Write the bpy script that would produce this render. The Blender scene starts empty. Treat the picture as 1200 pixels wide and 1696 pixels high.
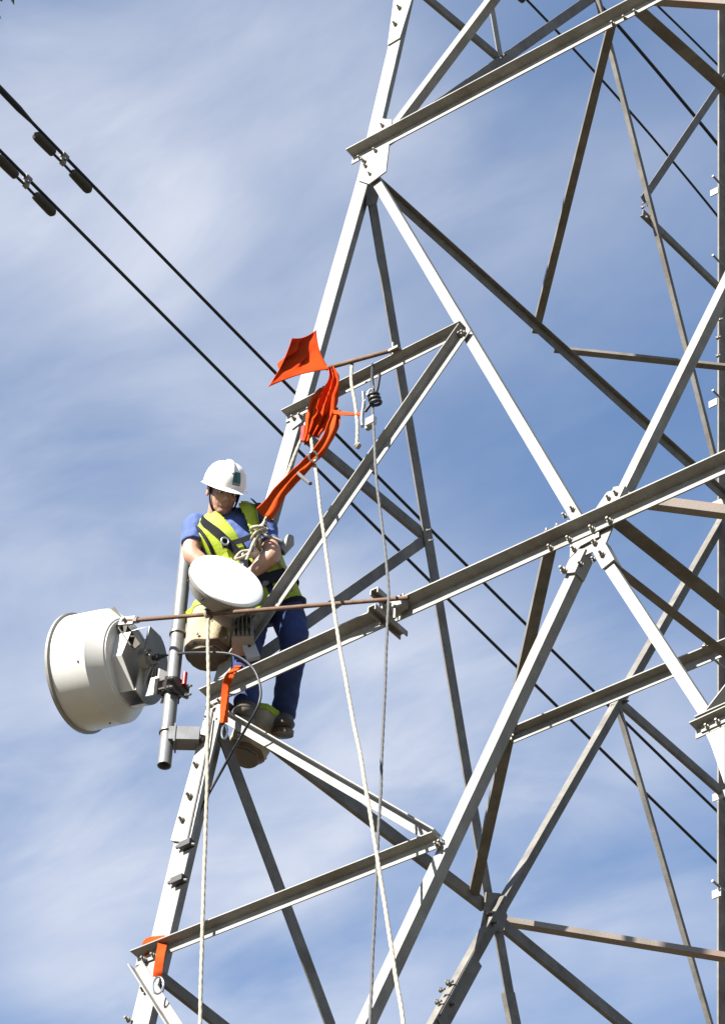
import bpy, bmesh, math, random
from mathutils import Vector as V, Matrix, noise as mnoise
random.seed(7)
sc = bpy.context.scene
COL = sc.collection

# ------------------------------------------------------------------ camera
CAM = V((6.90873, -11.95710, -10.60177))
CR = V((0.786752, 0.615752, 0.043261)); CU = V((0.385186, -0.544504, 0.745082)); CF = V((-0.482341, 0.569531, 0.665568))
FPX = 5726.8
cam_d = bpy.data.cameras.new('camera'); cam = bpy.data.objects.new('camera', cam_d); COL.objects.link(cam)
m = Matrix.Identity(4)
for i in range(3):
    m[i][0] = CR[i]; m[i][1] = CU[i]; m[i][2] = -CF[i]; m[i][3] = CAM[i]
cam.matrix_world = m
cam_d.sensor_fit = 'VERTICAL'; cam_d.sensor_height = 36.0; cam_d.sensor_width = 36.0
cam_d.lens = FPX / 1696 * 36.0; cam_d.clip_start = 0.1; cam_d.clip_end = 6000
sc.camera = cam

# ------------------------------------------------------------------ light, sky, exposure
SUN_DIR = V((-0.14, -1.0, 0.66)).normalized()
sun_el = math.asin(SUN_DIR.z); sun_az = math.atan2(SUN_DIR.x, SUN_DIR.y)
sd = bpy.data.lights.new('sun', 'SUN'); sd.energy = 5.0; sd.angle = math.radians(0.5); sd.color = (1.0, 0.95, 0.87)
sun = bpy.data.objects.new('sun', sd); COL.objects.link(sun)
sun.rotation_euler = SUN_DIR.to_track_quat('Z', 'Y').to_euler(); sun.location = (-30, -40, 30)
sc.view_settings.view_transform = 'Standard'; sc.view_settings.look = 'None'
sc.view_settings.gamma = 1.0; sc.view_settings.exposure = 2.0
world = bpy.data.worlds.new('World'); sc.world = world; world.use_nodes = True
nt = world.node_tree; nt.nodes.clear()
def N(t, **k):
    n = nt.nodes.new(t)
    for a, b in k.items(): setattr(n, a, b)
    return n
L = lambda a, b: nt.links.new(a, b)
sky = N('ShaderNodeTexSky', sky_type='NISHITA', sun_disc=False, sun_elevation=sun_el, sun_rotation=sun_az,
        altitude=400.0, air_density=1.0, dust_density=0.0, ozone_density=3.0)
tc = N('ShaderNodeTexCoord')
# cirrus sheet: project the view direction on a plane overhead, then stretch
sep = N('ShaderNodeSeparateXYZ'); L(tc.outputs['Generated'], sep.inputs[0])
zz = N('ShaderNodeMath', operation='MAXIMUM'); L(sep.outputs['Z'], zz.inputs[0]); zz.inputs[1].default_value = 0.06
dx = N('ShaderNodeMath', operation='DIVIDE'); L(sep.outputs['X'], dx.inputs[0]); L(zz.outputs[0], dx.inputs[1])
dy = N('ShaderNodeMath', operation='DIVIDE'); L(sep.outputs['Y'], dy.inputs[0]); L(zz.outputs[0], dy.inputs[1])
cmb = N('ShaderNodeCombineXYZ'); L(dx.outputs[0], cmb.inputs[0]); L(dy.outputs[0], cmb.inputs[1])
def cloud(rot, scale, loc, nscale, detail, rough, dist):
    mp = N('ShaderNodeMapping'); L(cmb.outputs[0], mp.inputs[0])
    mp.inputs['Rotation'].default_value = (0, 0, rot); mp.inputs['Scale'].default_value = scale; mp.inputs['Location'].default_value = loc
    nz = N('ShaderNodeTexNoise'); L(mp.outputs[0], nz.inputs['Vector'])
    nz.inputs['Scale'].default_value = nscale; nz.inputs['Detail'].default_value = detail
    nz.inputs['Roughness'].default_value = rough; nz.inputs['Distortion'].default_value = dist
    return nz.outputs['Fac']
c1 = cloud(math.radians(52), (1.0, 1.7, 1), (5.737, 5.688, 0), 2.6, 6, 0.50, 0.4)
c2 = cloud(math.radians(38), (1.0, 2.0, 1), (9.638, 4.829, 0), 6.0, 9, 0.57, 0.7)
c3 = cloud(math.radians(20), (1.0, 1.0, 1), (10.856, 0.445, 0), 2.0, 3, 0.5, 0.2)
def MR(src, a, b, c, d):
    n = N('ShaderNodeMapRange'); n.interpolation_type = 'SMOOTHSTEP'; L(src, n.inputs[0])
    for i, v in enumerate((a, b, c, d)): n.inputs[i + 1].default_value = v
    return n.outputs[0]
def MA(op, a, b):
    n = N('ShaderNodeMath', operation=op)
    for i, x in enumerate((a, b)):
        if isinstance(x, (int, float)): n.inputs[i].default_value = x
        else: L(x, n.inputs[i])
    return n.outputs[0]
big = MR(c3, 0.40, 0.68, 0.0, 1.0)
wisp = MA('ADD', MA('MULTIPLY', MR(c1, 0.28, 0.76, 0, 1), 0.75), MA('MULTIPLY', MR(c2, 0.32, 0.78, 0, 1), 0.30))
cov = MA('MINIMUM', MA('ADD', MA('MULTIPLY', wisp, MA('ADD', MA('MULTIPLY', big, 0.90), 0.21)), 0.05), 0.95)
mix = N('ShaderNodeMix', data_type='RGBA'); L(cov, mix.inputs[0]); hs = N('ShaderNodeHueSaturation'); hs.inputs['Saturation'].default_value = 1.12; hs.inputs['Hue'].default_value = 0.499; L(sky.outputs[0], hs.inputs['Color']); L(hs.outputs[0], mix.inputs[6]); mix.inputs[7].default_value = (3.75, 3.9, 4.35, 1)
bg = N('ShaderNodeBackground'); L(mix.outputs[2], bg.inputs[0]); bg.inputs[1].default_value = 0.056
wo = N('ShaderNodeOutputWorld'); L(bg.outputs[0], wo.inputs[0])

# ------------------------------------------------------------------ helpers
S = 2.2; TAPER = 0.0947795                 # tower half width at z = 0 and its taper
GROUND = -12.2
def ray(x, y):
    return (CF * FPX + CR * (x - 600) + CU * (848 - y)).normalized()
def at_z(x, y, z):
    d = ray(x, y); return CAM + d * ((z - CAM.z) / d.z)
def at_y(x, y, Y):
    d = ray(x, y); return CAM + d * ((Y - CAM.y) / d.y)
def at_x(x, y, X):
    d = ray(x, y); return CAM + d * ((X - CAM.x) / d.x)
def on_face(x, y, n, o):
    d = ray(x, y); return CAM + d * ((-S - o - CAM.dot(n)) / d.dot(n))
def at_d(x, y, dep):
    d = ray(x, y); return CAM + d * (dep / d.dot(CF))
def dep(p): return (V(p) - CAM).dot(CF)
def f1(x, y, o=0.0): return on_face(x, y, V((0, 1, -TAPER)), o)     # front face of the tower
def f2(x, y, o=0.0): return on_face(x, y, V((1, 0, -TAPER)), o)     # left face of the tower
N1 = V((0, -1, TAPER)).normalized(); N2 = V((-1, 0, TAPER)).normalized()

def tag(o, label=None, cat=None, group=None, kind=None):
    for k, v in (('label', label), ('category', cat), ('group', group), ('kind', kind)):
        if v: o[k] = v
    return o
def link(name, me, mat=None, parent=None, smooth=False):
    o = bpy.data.objects.new(name, me); COL.objects.link(o)
    if mat and not me.materials: me.materials.append(mat)
    if smooth:
        for p in me.polygons: p.use_smooth = True
    if parent: o.parent = parent
    return o
def empty(name, loc=(0, 0, 0)):
    o = bpy.data.objects.new(name, None); COL.objects.link(o); o.location = loc; o.empty_display_size = 0.1
    return o
class MB:
    def __init__(s): s.v = []; s.f = []
    def add(s, vs, fs):
        b = len(s.v); s.v += [tuple(v) for v in vs]; s.f += [tuple(b + i for i in f) for f in fs]; return s
    def box(s, c, ax, ay, az):
        c, ax, ay, az = V(c), V(ax), V(ay), V(az)
        vs = [c + ax * i + ay * j + az * k for k in (-1, 1) for j in (-1, 1) for i in (-1, 1)]
        return s.add(vs, [(0, 2, 3, 1), (4, 5, 7, 6), (0, 1, 5, 4), (2, 6, 7, 3), (1, 3, 7, 5), (0, 4, 6, 2)])
    def prism(s, poly, off):
        n = len(poly); vs = [V(p) for p in poly] + [V(p) + V(off) for p in poly]
        return s.add(vs, [tuple(range(n - 1, -1, -1)), tuple(range(n, 2 * n))] + [(i, (i + 1) % n, n + (i + 1) % n, n + i) for i in range(n)])
    def tube(s, pts, r, n=8, cap=True):
        pts = [V(p) for p in pts]; k = len(pts); rs = r if isinstance(r, (list, tuple)) else [r] * k
        t0 = (pts[1] - pts[0]).normalized(); u = t0.orthogonal().normalized(); vs = []
        for i, p in enumerate(pts):
            t = (pts[min(i + 1, k - 1)] - pts[max(i - 1, 0)]).normalized()
            u = (u - t * u.dot(t)); u = u.normalized() if u.length > 1e-6 else t.orthogonal().normalized()
            w = t.cross(u)
            vs += [p + (u * math.cos(2 * math.pi * j / n) + w * math.sin(2 * math.pi * j / n)) * rs[i] for j in range(n)]
        fs = [(i * n + j, i * n + (j + 1) % n, (i + 1) * n + (j + 1) % n, (i + 1) * n + j) for i in range(k - 1) for j in range(n)]
        if cap: fs += [tuple(range(n - 1, -1, -1)), tuple((k - 1) * n + j for j in range(n))]
        return s.add(vs, fs)
    def rings(s, rings, n=20, cap=True, a0=0.0, a1=2 * math.pi):
        full = abs(a1 - a0 - 2 * math.pi) < 1e-6; vs = []; k = len(rings)
        for c, ax, ay in rings:
            for j in range(n):
                a = a0 + (a1 - a0) * j / (n if full else n - 1)
                vs.append(V(c) + V(ax) * math.cos(a) + V(ay) * math.sin(a))
        m_ = n if full else n - 1
        fs = [(i * n + j, i * n + (j + 1) % n, (i + 1) * n + (j + 1) % n, (i + 1) * n + j) for i in range(k - 1) for j in range(m_)]
        if cap and full: fs += [tuple(range(n - 1, -1, -1)), tuple((k - 1) * n + j for j in range(n))]
        return s.add(vs, fs)
    def lathe(s, prof, c, axis, n=48, closed=False):
        axis = V(axis).normalized(); u = axis.orthogonal().normalized(); w = axis.cross(u)
        return s.rings([(V(c) + axis * h, u * r, w * r) for h, r in prof], n, cap=True)
    def ball(s, c, ax, ay, az, n=14, k=9):
        c, ax, ay, az = V(c), V(ax), V(ay), V(az)
        rg = []
        for i in range(k + 1):
            t = -math.pi / 2 + math.pi * i / k; rr = max(math.cos(t), 0.02)
            rg.append((c + az * math.sin(t), ax * rr, ay * rr))
        return s.rings(rg, n)
    def ribbon(s, pts, sides, th):
        # flat strap: centre points, half-width vectors, thickness
        pts = [V(p) for p in pts]; k = len(pts); vs = []
        for i, p in enumerate(pts):
            t = (pts[min(i + 1, k - 1)] - pts[max(i - 1, 0)]).normalized(); w = V(sides[i]); nn = t.cross(w).normalized() * th / 2
            vs += [p - w - nn, p + w - nn, p + w + nn, p - w + nn]
        fs = [(i * 4 + j, i * 4 + (j + 1) % 4, i * 4 + 4 + (j + 1) % 4, i * 4 + 4 + j) for i in range(k - 1) for j in range(4)]
        fs += [(3, 2, 1, 0), tuple((k - 1) * 4 + j for j in range(4))]
        return s.add(vs, fs)
    def mesh(s, name='m'):
        me = bpy.data.meshes.new(name); me.from_pydata(s.v, [], s.f); me.update()
        bm = bmesh.new(); bm.from_mesh(me); bmesh.ops.recalc_face_normals(bm, faces=bm.faces[:]); bm.to_mesh(me); bm.free()
        return me
    def build(s, name, mat, parent=None, smooth=False):
        me = s.mesh(name); o = link(name, me, mat, parent, smooth)
        return o
def smooth_by_angle(o, deg=35):
    me = o.data
    for p in me.polygons: p.use_smooth = True
    try: me.set_sharp_from_angle(angle=math.radians(deg))
    except Exception: pass
    return o
def spline(pts, n=8):
    pts = [V(p) for p in pts]; out = []
    P = [pts[0] * 2 - pts[1]] + pts + [pts[-1] * 2 - pts[-2]]
    for i in range(1, len(P) - 2):
        a, b, c, d = P[i - 1], P[i], P[i + 1], P[i + 2]
        for j in range(n):
            t = j / n
            out.append(0.5 * ((2 * b) + (c - a) * t + (2 * a - 5 * b + 4 * c - d) * t * t + (3 * b - a - 3 * c + d) * t ** 3))
    out.append(pts[-1]); return out
def remesh(mb, voxel, smooth=6, name='m'):
    me = mb.mesh(name); o = bpy.data.objects.new('tmp', me); COL.objects.link(o)
    r = o.modifiers.new('r', 'REMESH'); r.mode = 'VOXEL'; r.voxel_size = voxel; r.use_smooth_shade = True
    if smooth:
        sm = o.modifiers.new('s', 'SMOOTH'); sm.iterations = smooth; sm.factor = 0.5
    dg = bpy.context.evaluated_depsgraph_get(); dg.update()
    out = bpy.data.meshes.new_from_object(o.evaluated_get(dg)); out.name = name
    bpy.data.objects.remove(o); bpy.data.meshes.remove(me)
    return out

# ------------------------------------------------------------------ materials
def mat(name, base, rough=0.6, metal=0.0, var=0.12, scale=6.0, bump=0.0, bscale=60.0, tint=None, tintamt=0.0, tscale=2.0, coat=0.0, spec=0.5, trans=0.0):
    m = bpy.data.materials.new(name); m.use_nodes = True; t = m.node_tree; b = t.nodes['Principled BSDF']
    b.inputs['Roughness'].default_value = rough; b.inputs['Metallic'].default_value = metal; b.inputs['Specular IOR Level'].default_value = spec
    b.inputs['Coat Weight'].default_value = coat
    co = t.nodes.new('ShaderNodeTexCoord'); nz = t.nodes.new('ShaderNodeTexNoise'); t.links.new(co.outputs['Object'], nz.inputs['Vector'])
    nz.inputs['Scale'].default_value = scale; nz.inputs['Detail'].default_value = 6; nz.inputs['Roughness'].default_value = 0.65
    rp = t.nodes.new('ShaderNodeValToRGB'); t.links.new(nz.outputs['Fac'], rp.inputs[0])
    lo = [max(c * (1 - var), 0) for c in base]; hi = [min(c * (1 + var), 1) for c in base]
    rp.color_ramp.elements[0].position = 0.32; rp.color_ramp.elements[1].position = 0.68
    rp.color_ramp.elements[0].color = (*lo, 1); rp.color_ramp.elements[1].color = (*hi, 1)
    out = rp.outputs[0]
    if tint:
        n2 = t.nodes.new('ShaderNodeTexNoise'); t.links.new(co.outputs['Object'], n2.inputs['Vector'])
        n2.inputs['Scale'].default_value = tscale; n2.inputs['Detail'].default_value = 8; n2.inputs['Roughness'].default_value = 0.7
        r2 = t.nodes.new('ShaderNodeMapRange'); t.links.new(n2.outputs['Fac'], r2.inputs[0])
        r2.inputs[1].default_value = 0.5; r2.inputs[2].default_value = 0.72; r2.inputs[4].default_value = tintamt
        mx = t.nodes.new('ShaderNodeMix'); mx.data_type = 'RGBA'; t.links.new(r2.outputs[0], mx.inputs[0]); t.links.new(out, mx.inputs[6]); mx.inputs[7].default_value = (*tint, 1)
        out = mx.outputs[2]
    t.links.new(out, b.inputs['Base Color'])
    rr = t.nodes.new('ShaderNodeMapRange'); t.links.new(nz.outputs['Fac'], rr.inputs[0]); rr.inputs[3].default_value = max(rough - 0.1, 0.05); rr.inputs[4].default_value = min(rough + 0.1, 1); t.links.new(rr.outputs[0], b.inputs['Roughness'])
    if bump:
        n3 = t.nodes.new('ShaderNodeTexNoise'); t.links.new(co.outputs['Object'], n3.inputs['Vector']); n3.inputs['Scale'].default_value = bscale; n3.inputs['Detail'].default_value = 4
        bp = t.nodes.new('ShaderNodeBump'); bp.inputs['Strength'].default_value = bump; bp.inputs['Distance'].default_value = 0.01
        t.links.new(n3.outputs['Fac'], bp.inputs['Height']); t.links.new(bp.outputs[0], b.inputs['Normal'])
    return m
M = {}
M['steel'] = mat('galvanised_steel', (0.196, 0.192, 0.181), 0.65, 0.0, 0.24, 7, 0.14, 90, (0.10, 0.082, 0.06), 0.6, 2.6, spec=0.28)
M['steel_shade'] = mat('shade_toned_old_steel', (0.116, 0.111, 0.102), 0.7, 0.0, 0.3, 8, 0.1, 90, (0.07, 0.052, 0.036), 0.6, 2.2, spec=0.25)  # rust tint is random; base darkened to carry shade inside the tower
M['steel_pink'] = mat('primer_stained_steel', (0.186, 0.1612, 0.1395), 0.65, 0.1, 0.15, 6, 0.1, 90, (0.2046, 0.0992, 0.0744), 0.6, 3.0)
M['plate'] = mat('zinc_plate', (0.2046, 0.1984, 0.1798), 0.55, 0.15, 0.12, 9, 0.06, 80)
M['bolt'] = mat('bolt_zinc', (0.1584, 0.1485, 0.132), 0.45, 0.6, 0.2, 30)
M['pipe'] = mat('pipe_zinc', (0.1254, 0.1287, 0.132), 0.5, 0.25, 0.14, 8, 0.04, 60, (0.085, 0.082, 0.08), 0.5, 3)
M['rust'] = mat('rusty_rod', (0.0792, 0.0396, 0.0198), 0.8, 0.1, 0.35, 18, 0.15, 120, (0.1386, 0.1056, 0.066), 0.6, 9)
M['dark'] = mat('black_rubber', (0.006, 0.006, 0.007), 0.55, 0, 0.2, 20)
M['wire'] = mat('aged_conductor', (0.005, 0.005, 0.006), 0.6, 0.3, 0.3, 30)
M['damper'] = mat('damper_iron', (0.030, 0.025, 0.017), 0.7, 0.3, 0.25, 25, 0.1, 90)
M['dish'] = mat('dish_paint', (0.44, 0.435, 0.42), 0.42, 0, 0.05, 3, 0, 60, (0.33, 0.31, 0.265), 0.5, 3.4)
M['dish2'] = mat('radome_white', (0.72, 0.72, 0.71), 0.45, 0, 0.02, 4)
M['cast'] = mat('cast_aluminium', (0.1914, 0.1815, 0.1617), 0.55, 0.15, 0.15, 14, 0.08, 90)
M['dirtycast'] = mat('greasy_clamp', (0.016, 0.013, 0.012), 0.5, 0.3, 0.4, 25, 0.15, 90)
M['paper'] = mat('label_white', (0.2772, 0.2772, 0.2772), 0.5, 0, 0.08, 20)
M['ink'] = mat('label_ink', (0.008, 0.008, 0.008), 0.6, 0, 0.1, 20)
M['rope'] = mat('cream_rope', (0.264, 0.2343, 0.1782), 0.85, 0, 0.18, 60, 0.5, 260)
M['rope_grey'] = mat('grey_rope', (0.066, 0.066, 0.0693), 0.85, 0, 0.2, 60, 0.5, 260)
M['orange'] = mat('orange_webbing', (0.34, 0.040, 0.004), 0.85, 0, 0.14, 20, 0.25, 240, spec=0.1)
M['flag'] = mat('orange_cloth', (0.36, 0.030, 0.0025), 0.9, 0, 0.10, 12, 0.2, 160, spec=0.08)
M['chrome'] = mat('carabiner_alloy', (0.4092, 0.4092, 0.4092), 0.28, 0.9, 0.08, 20)
M['red'] = mat('red_anodised', (0.297, 0.0198, 0.0198), 0.35, 0.4, 0.15, 20)
M['canvas'] = mat('tan_canvas', (0.29, 0.24, 0.155), 0.9, 0, 0.18, 9, 0.5, 120, (0.15, 0.115, 0.068), 0.5, 6)
M['leather'] = mat('dark_leather', (0.075, 0.055, 0.036), 0.65, 0, 0.25, 14, 0.2, 100)
M['yellow'] = mat('hi_vis_yellow', (0.25, 0.32, 0.006), 0.7, 0, 0.07, 12, 0.2, 120)
M['shirt'] = mat('blue_shirt', (0.034, 0.062, 0.19), 0.85, 0, 0.12, 12, 0.25, 150)
M['navy'] = mat('navy_trousers', (0.007, 0.019, 0.088), 0.85, 0, 0.25, 10, 0.3, 140)
M['harness'] = mat('black_webbing', (0.005, 0.006, 0.010), 0.75, 0, 0.2, 30, 0.2, 200, spec=0.2)
M['skin'] = mat('skin', (0.33, 0.185, 0.13), 0.5, 0, 0.10, 16, 0.05, 200, (0.2112, 0.0726, 0.0495), 0.4, 12)
M['hair'] = mat('brown_hair', (0.02, 0.012, 0.008), 0.7, 0, 0.3, 60, 0.4, 200)
M['helmet'] = mat('helmet_white', (0.62, 0.62, 0.61), 0.3, 0, 0.02, 5, 0, 60, None, 0, 2, 0.2)
M['teal'] = mat('badge_teal', (0.00792, 0.0561, 0.0759), 0.5, 0, 0.1, 30)
M['teal2'] = mat('badge_green', (0.0132, 0.1056, 0.0924), 0.5, 0, 0.1, 30)
M['boot'] = mat('boot_leather', (0.05, 0.037, 0.025), 0.7, 0, 0.25, 16, 0.2, 100)
M['eye'] = mat('eye_white', (0.363, 0.3432, 0.3168), 0.3, 0, 0.05, 30)
M['leaf'] = mat('leaf_grey_green', (0.055, 0.10, 0.05), 0.55, 0, 0.3, 4)
M['bark'] = mat('bark', (0.16, 0.12, 0.085), 0.9, 0, 0.3, 8, 0.6, 30)
M['ground'] = mat('dry_ground', (0.075, 0.058, 0.034), 0.95, 0, 0.35, 0.15, 0.4, 3, (0.045, 0.05, 0.02), 0.8, 0.05)

# ------------------------------------------------------------------ ground
mb = MB(); R_ = 3000; n = 24; mb.v = []; k = 0
vs = [(x * R_ / n, y * R_ / n, GROUND) for y in range(-n, n + 1) for x in range(-n, n + 1)]; w_ = 2 * n + 1
mb.add(vs, [(j * w_ + i, j * w_ + i + 1, (j + 1) * w_ + i + 1, (j + 1) * w_ + i) for j in range(2 * n) for i in range(2 * n)])
g = mb.build('ground', M['ground']); tag(g, 'dry brown earth with thin grass under the tower', 'ground', kind='structure')

# ------------------------------------------------------------------ lattice tower
tower = empty('lattice_tower', (0, 0, GROUND))
tag(tower, 'galvanised steel lattice pylon of bolted angle bars with cross bracing', 'pylon')
def tpart(o):
    o.parent = tower; o.matrix_parent_inverse = Matrix.Translation((0, 0, -GROUND)); return o
def lsec(name, p0, p1, u, v, a, b, t, material):
    # L section: corner on the line p0-p1, flange a along u, flange b along v
    p0, p1 = V(p0), V(p1); d = (p1 - p0).normalized()
    u = (V(u) - d * V(u).dot(d)).normalized(); v = V(v) - d * V(v).dot(d); v = (v - u * v.dot(u)).normalized()
    poly = [p0, p0 + u * a, p0 + u * a + v * t, p0 + u * t + v * t, p0 + u * t + v * b, p0 + v * b]
    o = MB().prism(poly, p1 - p0).build(name, material)
    return tpart(o)
MIR = []                # members repeated on the hidden faces
def bar(name, p0, p1, nrm, hint, a, out, lay=0.0, ctr=0.5, material=None, t=None, mirror=True, b=None):
    """angle bar in a face: in-plane flange across hint, second flange outward or inward"""
    material = material or M['steel']; t = t or a * 0.11; p0, p1 = V(p0), V(p1); d = (p1 - p0).normalized()
    nn = (nrm - d * nrm.dot(d)).normalized(); q = nn.cross(d)
    if q.dot(V(hint)) < 0: q = -q
    off = -q * a * ctr + nn * lay
    c0, c1 = p0 + off, p1 + off; vv = nn if out else -nn
    lsec(name, c0, c1, q, vv, a, b or a, t, material)
    if mirror: MIR.append((name, c0, c1, q, vv, a, b or a, t, material, nrm))
def ext(p, q, k): return p + (q - p) * k
UP = V((0, 0, 1)); DN = -UP; X = V((1, 0, 0)); Y = V((0, 1, 0))
def w_at(z): return S - TAPER * z

G_ = M['steel_shade']
# main legs, spliced at the panel points
LEGA = [f1(222, 1672), f1(345, 1158), f1(592, 292), f1(655, 22)]
LEGA = [ext(LEGA[1], LEGA[0], 1.25), LEGA[1], LEGA[2], ext(LEGA[2], LEGA[3], 2.2)]
def legA(c0, c1, a):
    lsec('leg', c0, c1, X, Y, a * 0.94, a * 1.1, a * 0.1, M['steel'])
legA(LEGA[0], LEGA[1], 0.128); legA(LEGA[1], LEGA[2], 0.106); legA(LEGA[2], LEGA[3], 0.098)
zb = LEGA[0].z
legA(V((-w_at(GROUND), -w_at(GROUND), GROUND)), LEGA[0], 0.128)
for sx, sy in ((1, -1), (-1, 1), (1, 1)):
    zt = LEGA[3].z
    c0 = V((sx * w_at(GROUND), sy * w_at(GROUND), GROUND)); c1 = V((sx * w_at(zt), sy * w_at(zt), zt))
    if (sx, sy) == (-1, 1):     # back left leg, seen at the right edge of the picture
        c0 = f2(1216, 1690); c1 = f2(1205, 20); e0 = ext(c1, c0, 3.2); c1 = ext(c0, c1, 1.25); c0 = V((e0.x, e0.y, GROUND)) if e0.z < GROUND else e0
        lsec('leg', c0, c1, X, -Y, 0.12, 0.12, 0.012, G_)  # darker steel colour dulls the sunlit flange edge
    else:
        lsec('leg', c0, c1, V((-sx, 0, 0)), V((0, -sy, 0)), 0.125, 0.125, 0.013, M['steel'])

# front face: horizontals (outstanding flange on top, facing outwards)
h0a, h0b = f1(586, 262), f1(1075, 3); h0b = ext(h0a, h0b, 1.72)
h1a, h1b = f1(477, 691), f1(772, 544)
h2a, h2b = f1(346, 1157), f1(1198, 772); h2b = ext(h2a, h2b, 1.46)
h3a, h3b = f1(230, 1587), f1(729, 1391)
bar('horizontal_beam', h0a, h0b, N1, DN, 0.068, True, 0.004, 0.05, b=0.074)
bar('horizontal_beam', h1a, h1b, N1, DN, 0.052, True, 0.004, 0.05, b=0.058)
bar('horizontal_beam', h2a, h2b, N1, DN, 0.068, True, 0.004, 0.05, b=0.076)
bar('horizontal_beam', h3a, h3b, N1, DN, 0.054, True, 0.004, 0.05, b=0.060)
mx_ = lambda p: V((-p.x, p.y, p.z))
for a_, b_, s_ in ((h1a, h1b, 0.054), (h3a, h3b, 0.056)):
    bar('horizontal_beam', mx_(a_), mx_(b_), N1, DN, s_, True, 0.004, 0.05)
# front face: main diagonals
XC = f1(966, 880)
dUL0, dUL1 = f1(612, 285), f1(955, 862)
bar('diagonal_brace', dUL0, dUL1, N1, V((-1, 0, -0.3)), 0.054, False, -0.014)
dUR0, dUR1 = f1(1200, 445), f1(1016, 818)
dUR0 = ext(dUR1, dUR0, 2.05)
bar('diagonal_brace', ext(dUR0, dUR1, 1.03), dUR0, N1, V((-1, 0, 0.3)), 0.054, False, -0.016, 0.75)
dLL0, dLL1 = f1(950, 920), f1(586, 1696)
dLL1e = ext(dLL0, dLL1, 2.75)
bar('diagonal_brace', dLL0, dLL1e, N1, V((-1, 0, 0.3)), 0.060, False, -0.016, 0.78)
dLR0, dLR1 = f1(985, 905), f1(1192, 1222)
dLR1e = ext(dLR0, dLR1, 5.6)
bar('diagonal_brace', dLR0, dLR1e, N1, V((-1, 0, -0.3)), 0.052, False, -0.014)
# front face: secondary bracing
bar('secondary_brace', f1(770, 548), f1(392, 1092), N1, V((1, 0, -0.6)), 0.056, True, 0.004, 0.06)
bar('secondary_brace', f1(374, 1180), f1(731, 1386), N1, V((-0.3, 0, -1)), 0.054, True, 0.006, 0.06)
bar('secondary_brace', f1(640, 212), f1(800, 0), N1, V((-1, 0, 0.5)), 0.056, False, -0.014, 0.7)
bar('secondary_brace', f1(800, 0), ext(f1(640, 212), f1(800, 0), 2.1), N1, V((-1, 0, 0.5)), 0.056, False, -0.014, 0.7)
bar('secondary_brace', f1(232, 1602), f1(320, 1740), N1, V((1, 0, 0.3)), 0.055, True, 0.006, 0.5)
# right part of the lower panel
bar('secondary_brace', f1(1166, 1192), ext(f1(1166, 1192), f1(1200, 1148), 9), N1, V((-1, 0, 1)), 0.056, True, 0.008, 0.9)
bar('horizontal_beam', f1(1164, 1202), ext(f1(1164, 1202), f1(1200, 1186), 11), N1, DN, 0.056, True, 0.012, 0.05)

# left face, seen from inside
G = M['steel_shade']  # inner side's shade is put into this darker steel colour
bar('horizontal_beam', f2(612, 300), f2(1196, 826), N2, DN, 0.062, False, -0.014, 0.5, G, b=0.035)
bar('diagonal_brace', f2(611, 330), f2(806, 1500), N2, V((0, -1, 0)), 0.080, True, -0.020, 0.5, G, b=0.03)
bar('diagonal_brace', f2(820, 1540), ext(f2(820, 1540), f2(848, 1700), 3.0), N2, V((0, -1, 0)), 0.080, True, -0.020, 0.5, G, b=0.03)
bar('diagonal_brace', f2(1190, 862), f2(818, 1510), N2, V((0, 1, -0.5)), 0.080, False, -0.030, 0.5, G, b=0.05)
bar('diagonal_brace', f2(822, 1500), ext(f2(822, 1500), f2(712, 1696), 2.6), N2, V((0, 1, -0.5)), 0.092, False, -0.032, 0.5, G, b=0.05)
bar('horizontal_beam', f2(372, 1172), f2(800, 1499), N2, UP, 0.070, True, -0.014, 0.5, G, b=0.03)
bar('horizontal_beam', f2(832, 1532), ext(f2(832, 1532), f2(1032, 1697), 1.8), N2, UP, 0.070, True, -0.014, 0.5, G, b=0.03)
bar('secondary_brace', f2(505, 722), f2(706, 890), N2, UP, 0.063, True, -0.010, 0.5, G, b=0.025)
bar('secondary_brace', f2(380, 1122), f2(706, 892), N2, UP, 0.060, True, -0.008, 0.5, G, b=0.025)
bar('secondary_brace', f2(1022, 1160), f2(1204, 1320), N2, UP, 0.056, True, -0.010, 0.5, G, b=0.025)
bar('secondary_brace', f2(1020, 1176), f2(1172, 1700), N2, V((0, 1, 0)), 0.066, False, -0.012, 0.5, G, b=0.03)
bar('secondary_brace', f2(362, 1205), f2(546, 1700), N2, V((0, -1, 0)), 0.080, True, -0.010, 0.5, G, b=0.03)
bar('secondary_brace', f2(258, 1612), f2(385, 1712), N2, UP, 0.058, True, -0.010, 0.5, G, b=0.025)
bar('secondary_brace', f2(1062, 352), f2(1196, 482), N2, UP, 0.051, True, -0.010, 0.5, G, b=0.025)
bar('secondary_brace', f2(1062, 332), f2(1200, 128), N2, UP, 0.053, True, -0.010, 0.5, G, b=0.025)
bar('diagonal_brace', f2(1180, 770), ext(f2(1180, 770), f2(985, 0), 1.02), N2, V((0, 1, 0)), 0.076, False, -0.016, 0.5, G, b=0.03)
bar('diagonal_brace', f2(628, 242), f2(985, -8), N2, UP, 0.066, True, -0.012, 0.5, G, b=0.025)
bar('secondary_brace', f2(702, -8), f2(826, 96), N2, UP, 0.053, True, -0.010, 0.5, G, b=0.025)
bar('secondary_brace', f2(808, -8), f2(826, 96), N2, V((0, -1, 0)), 0.055, True, -0.012, 0.5, M['steel'], b=0.03)
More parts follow.
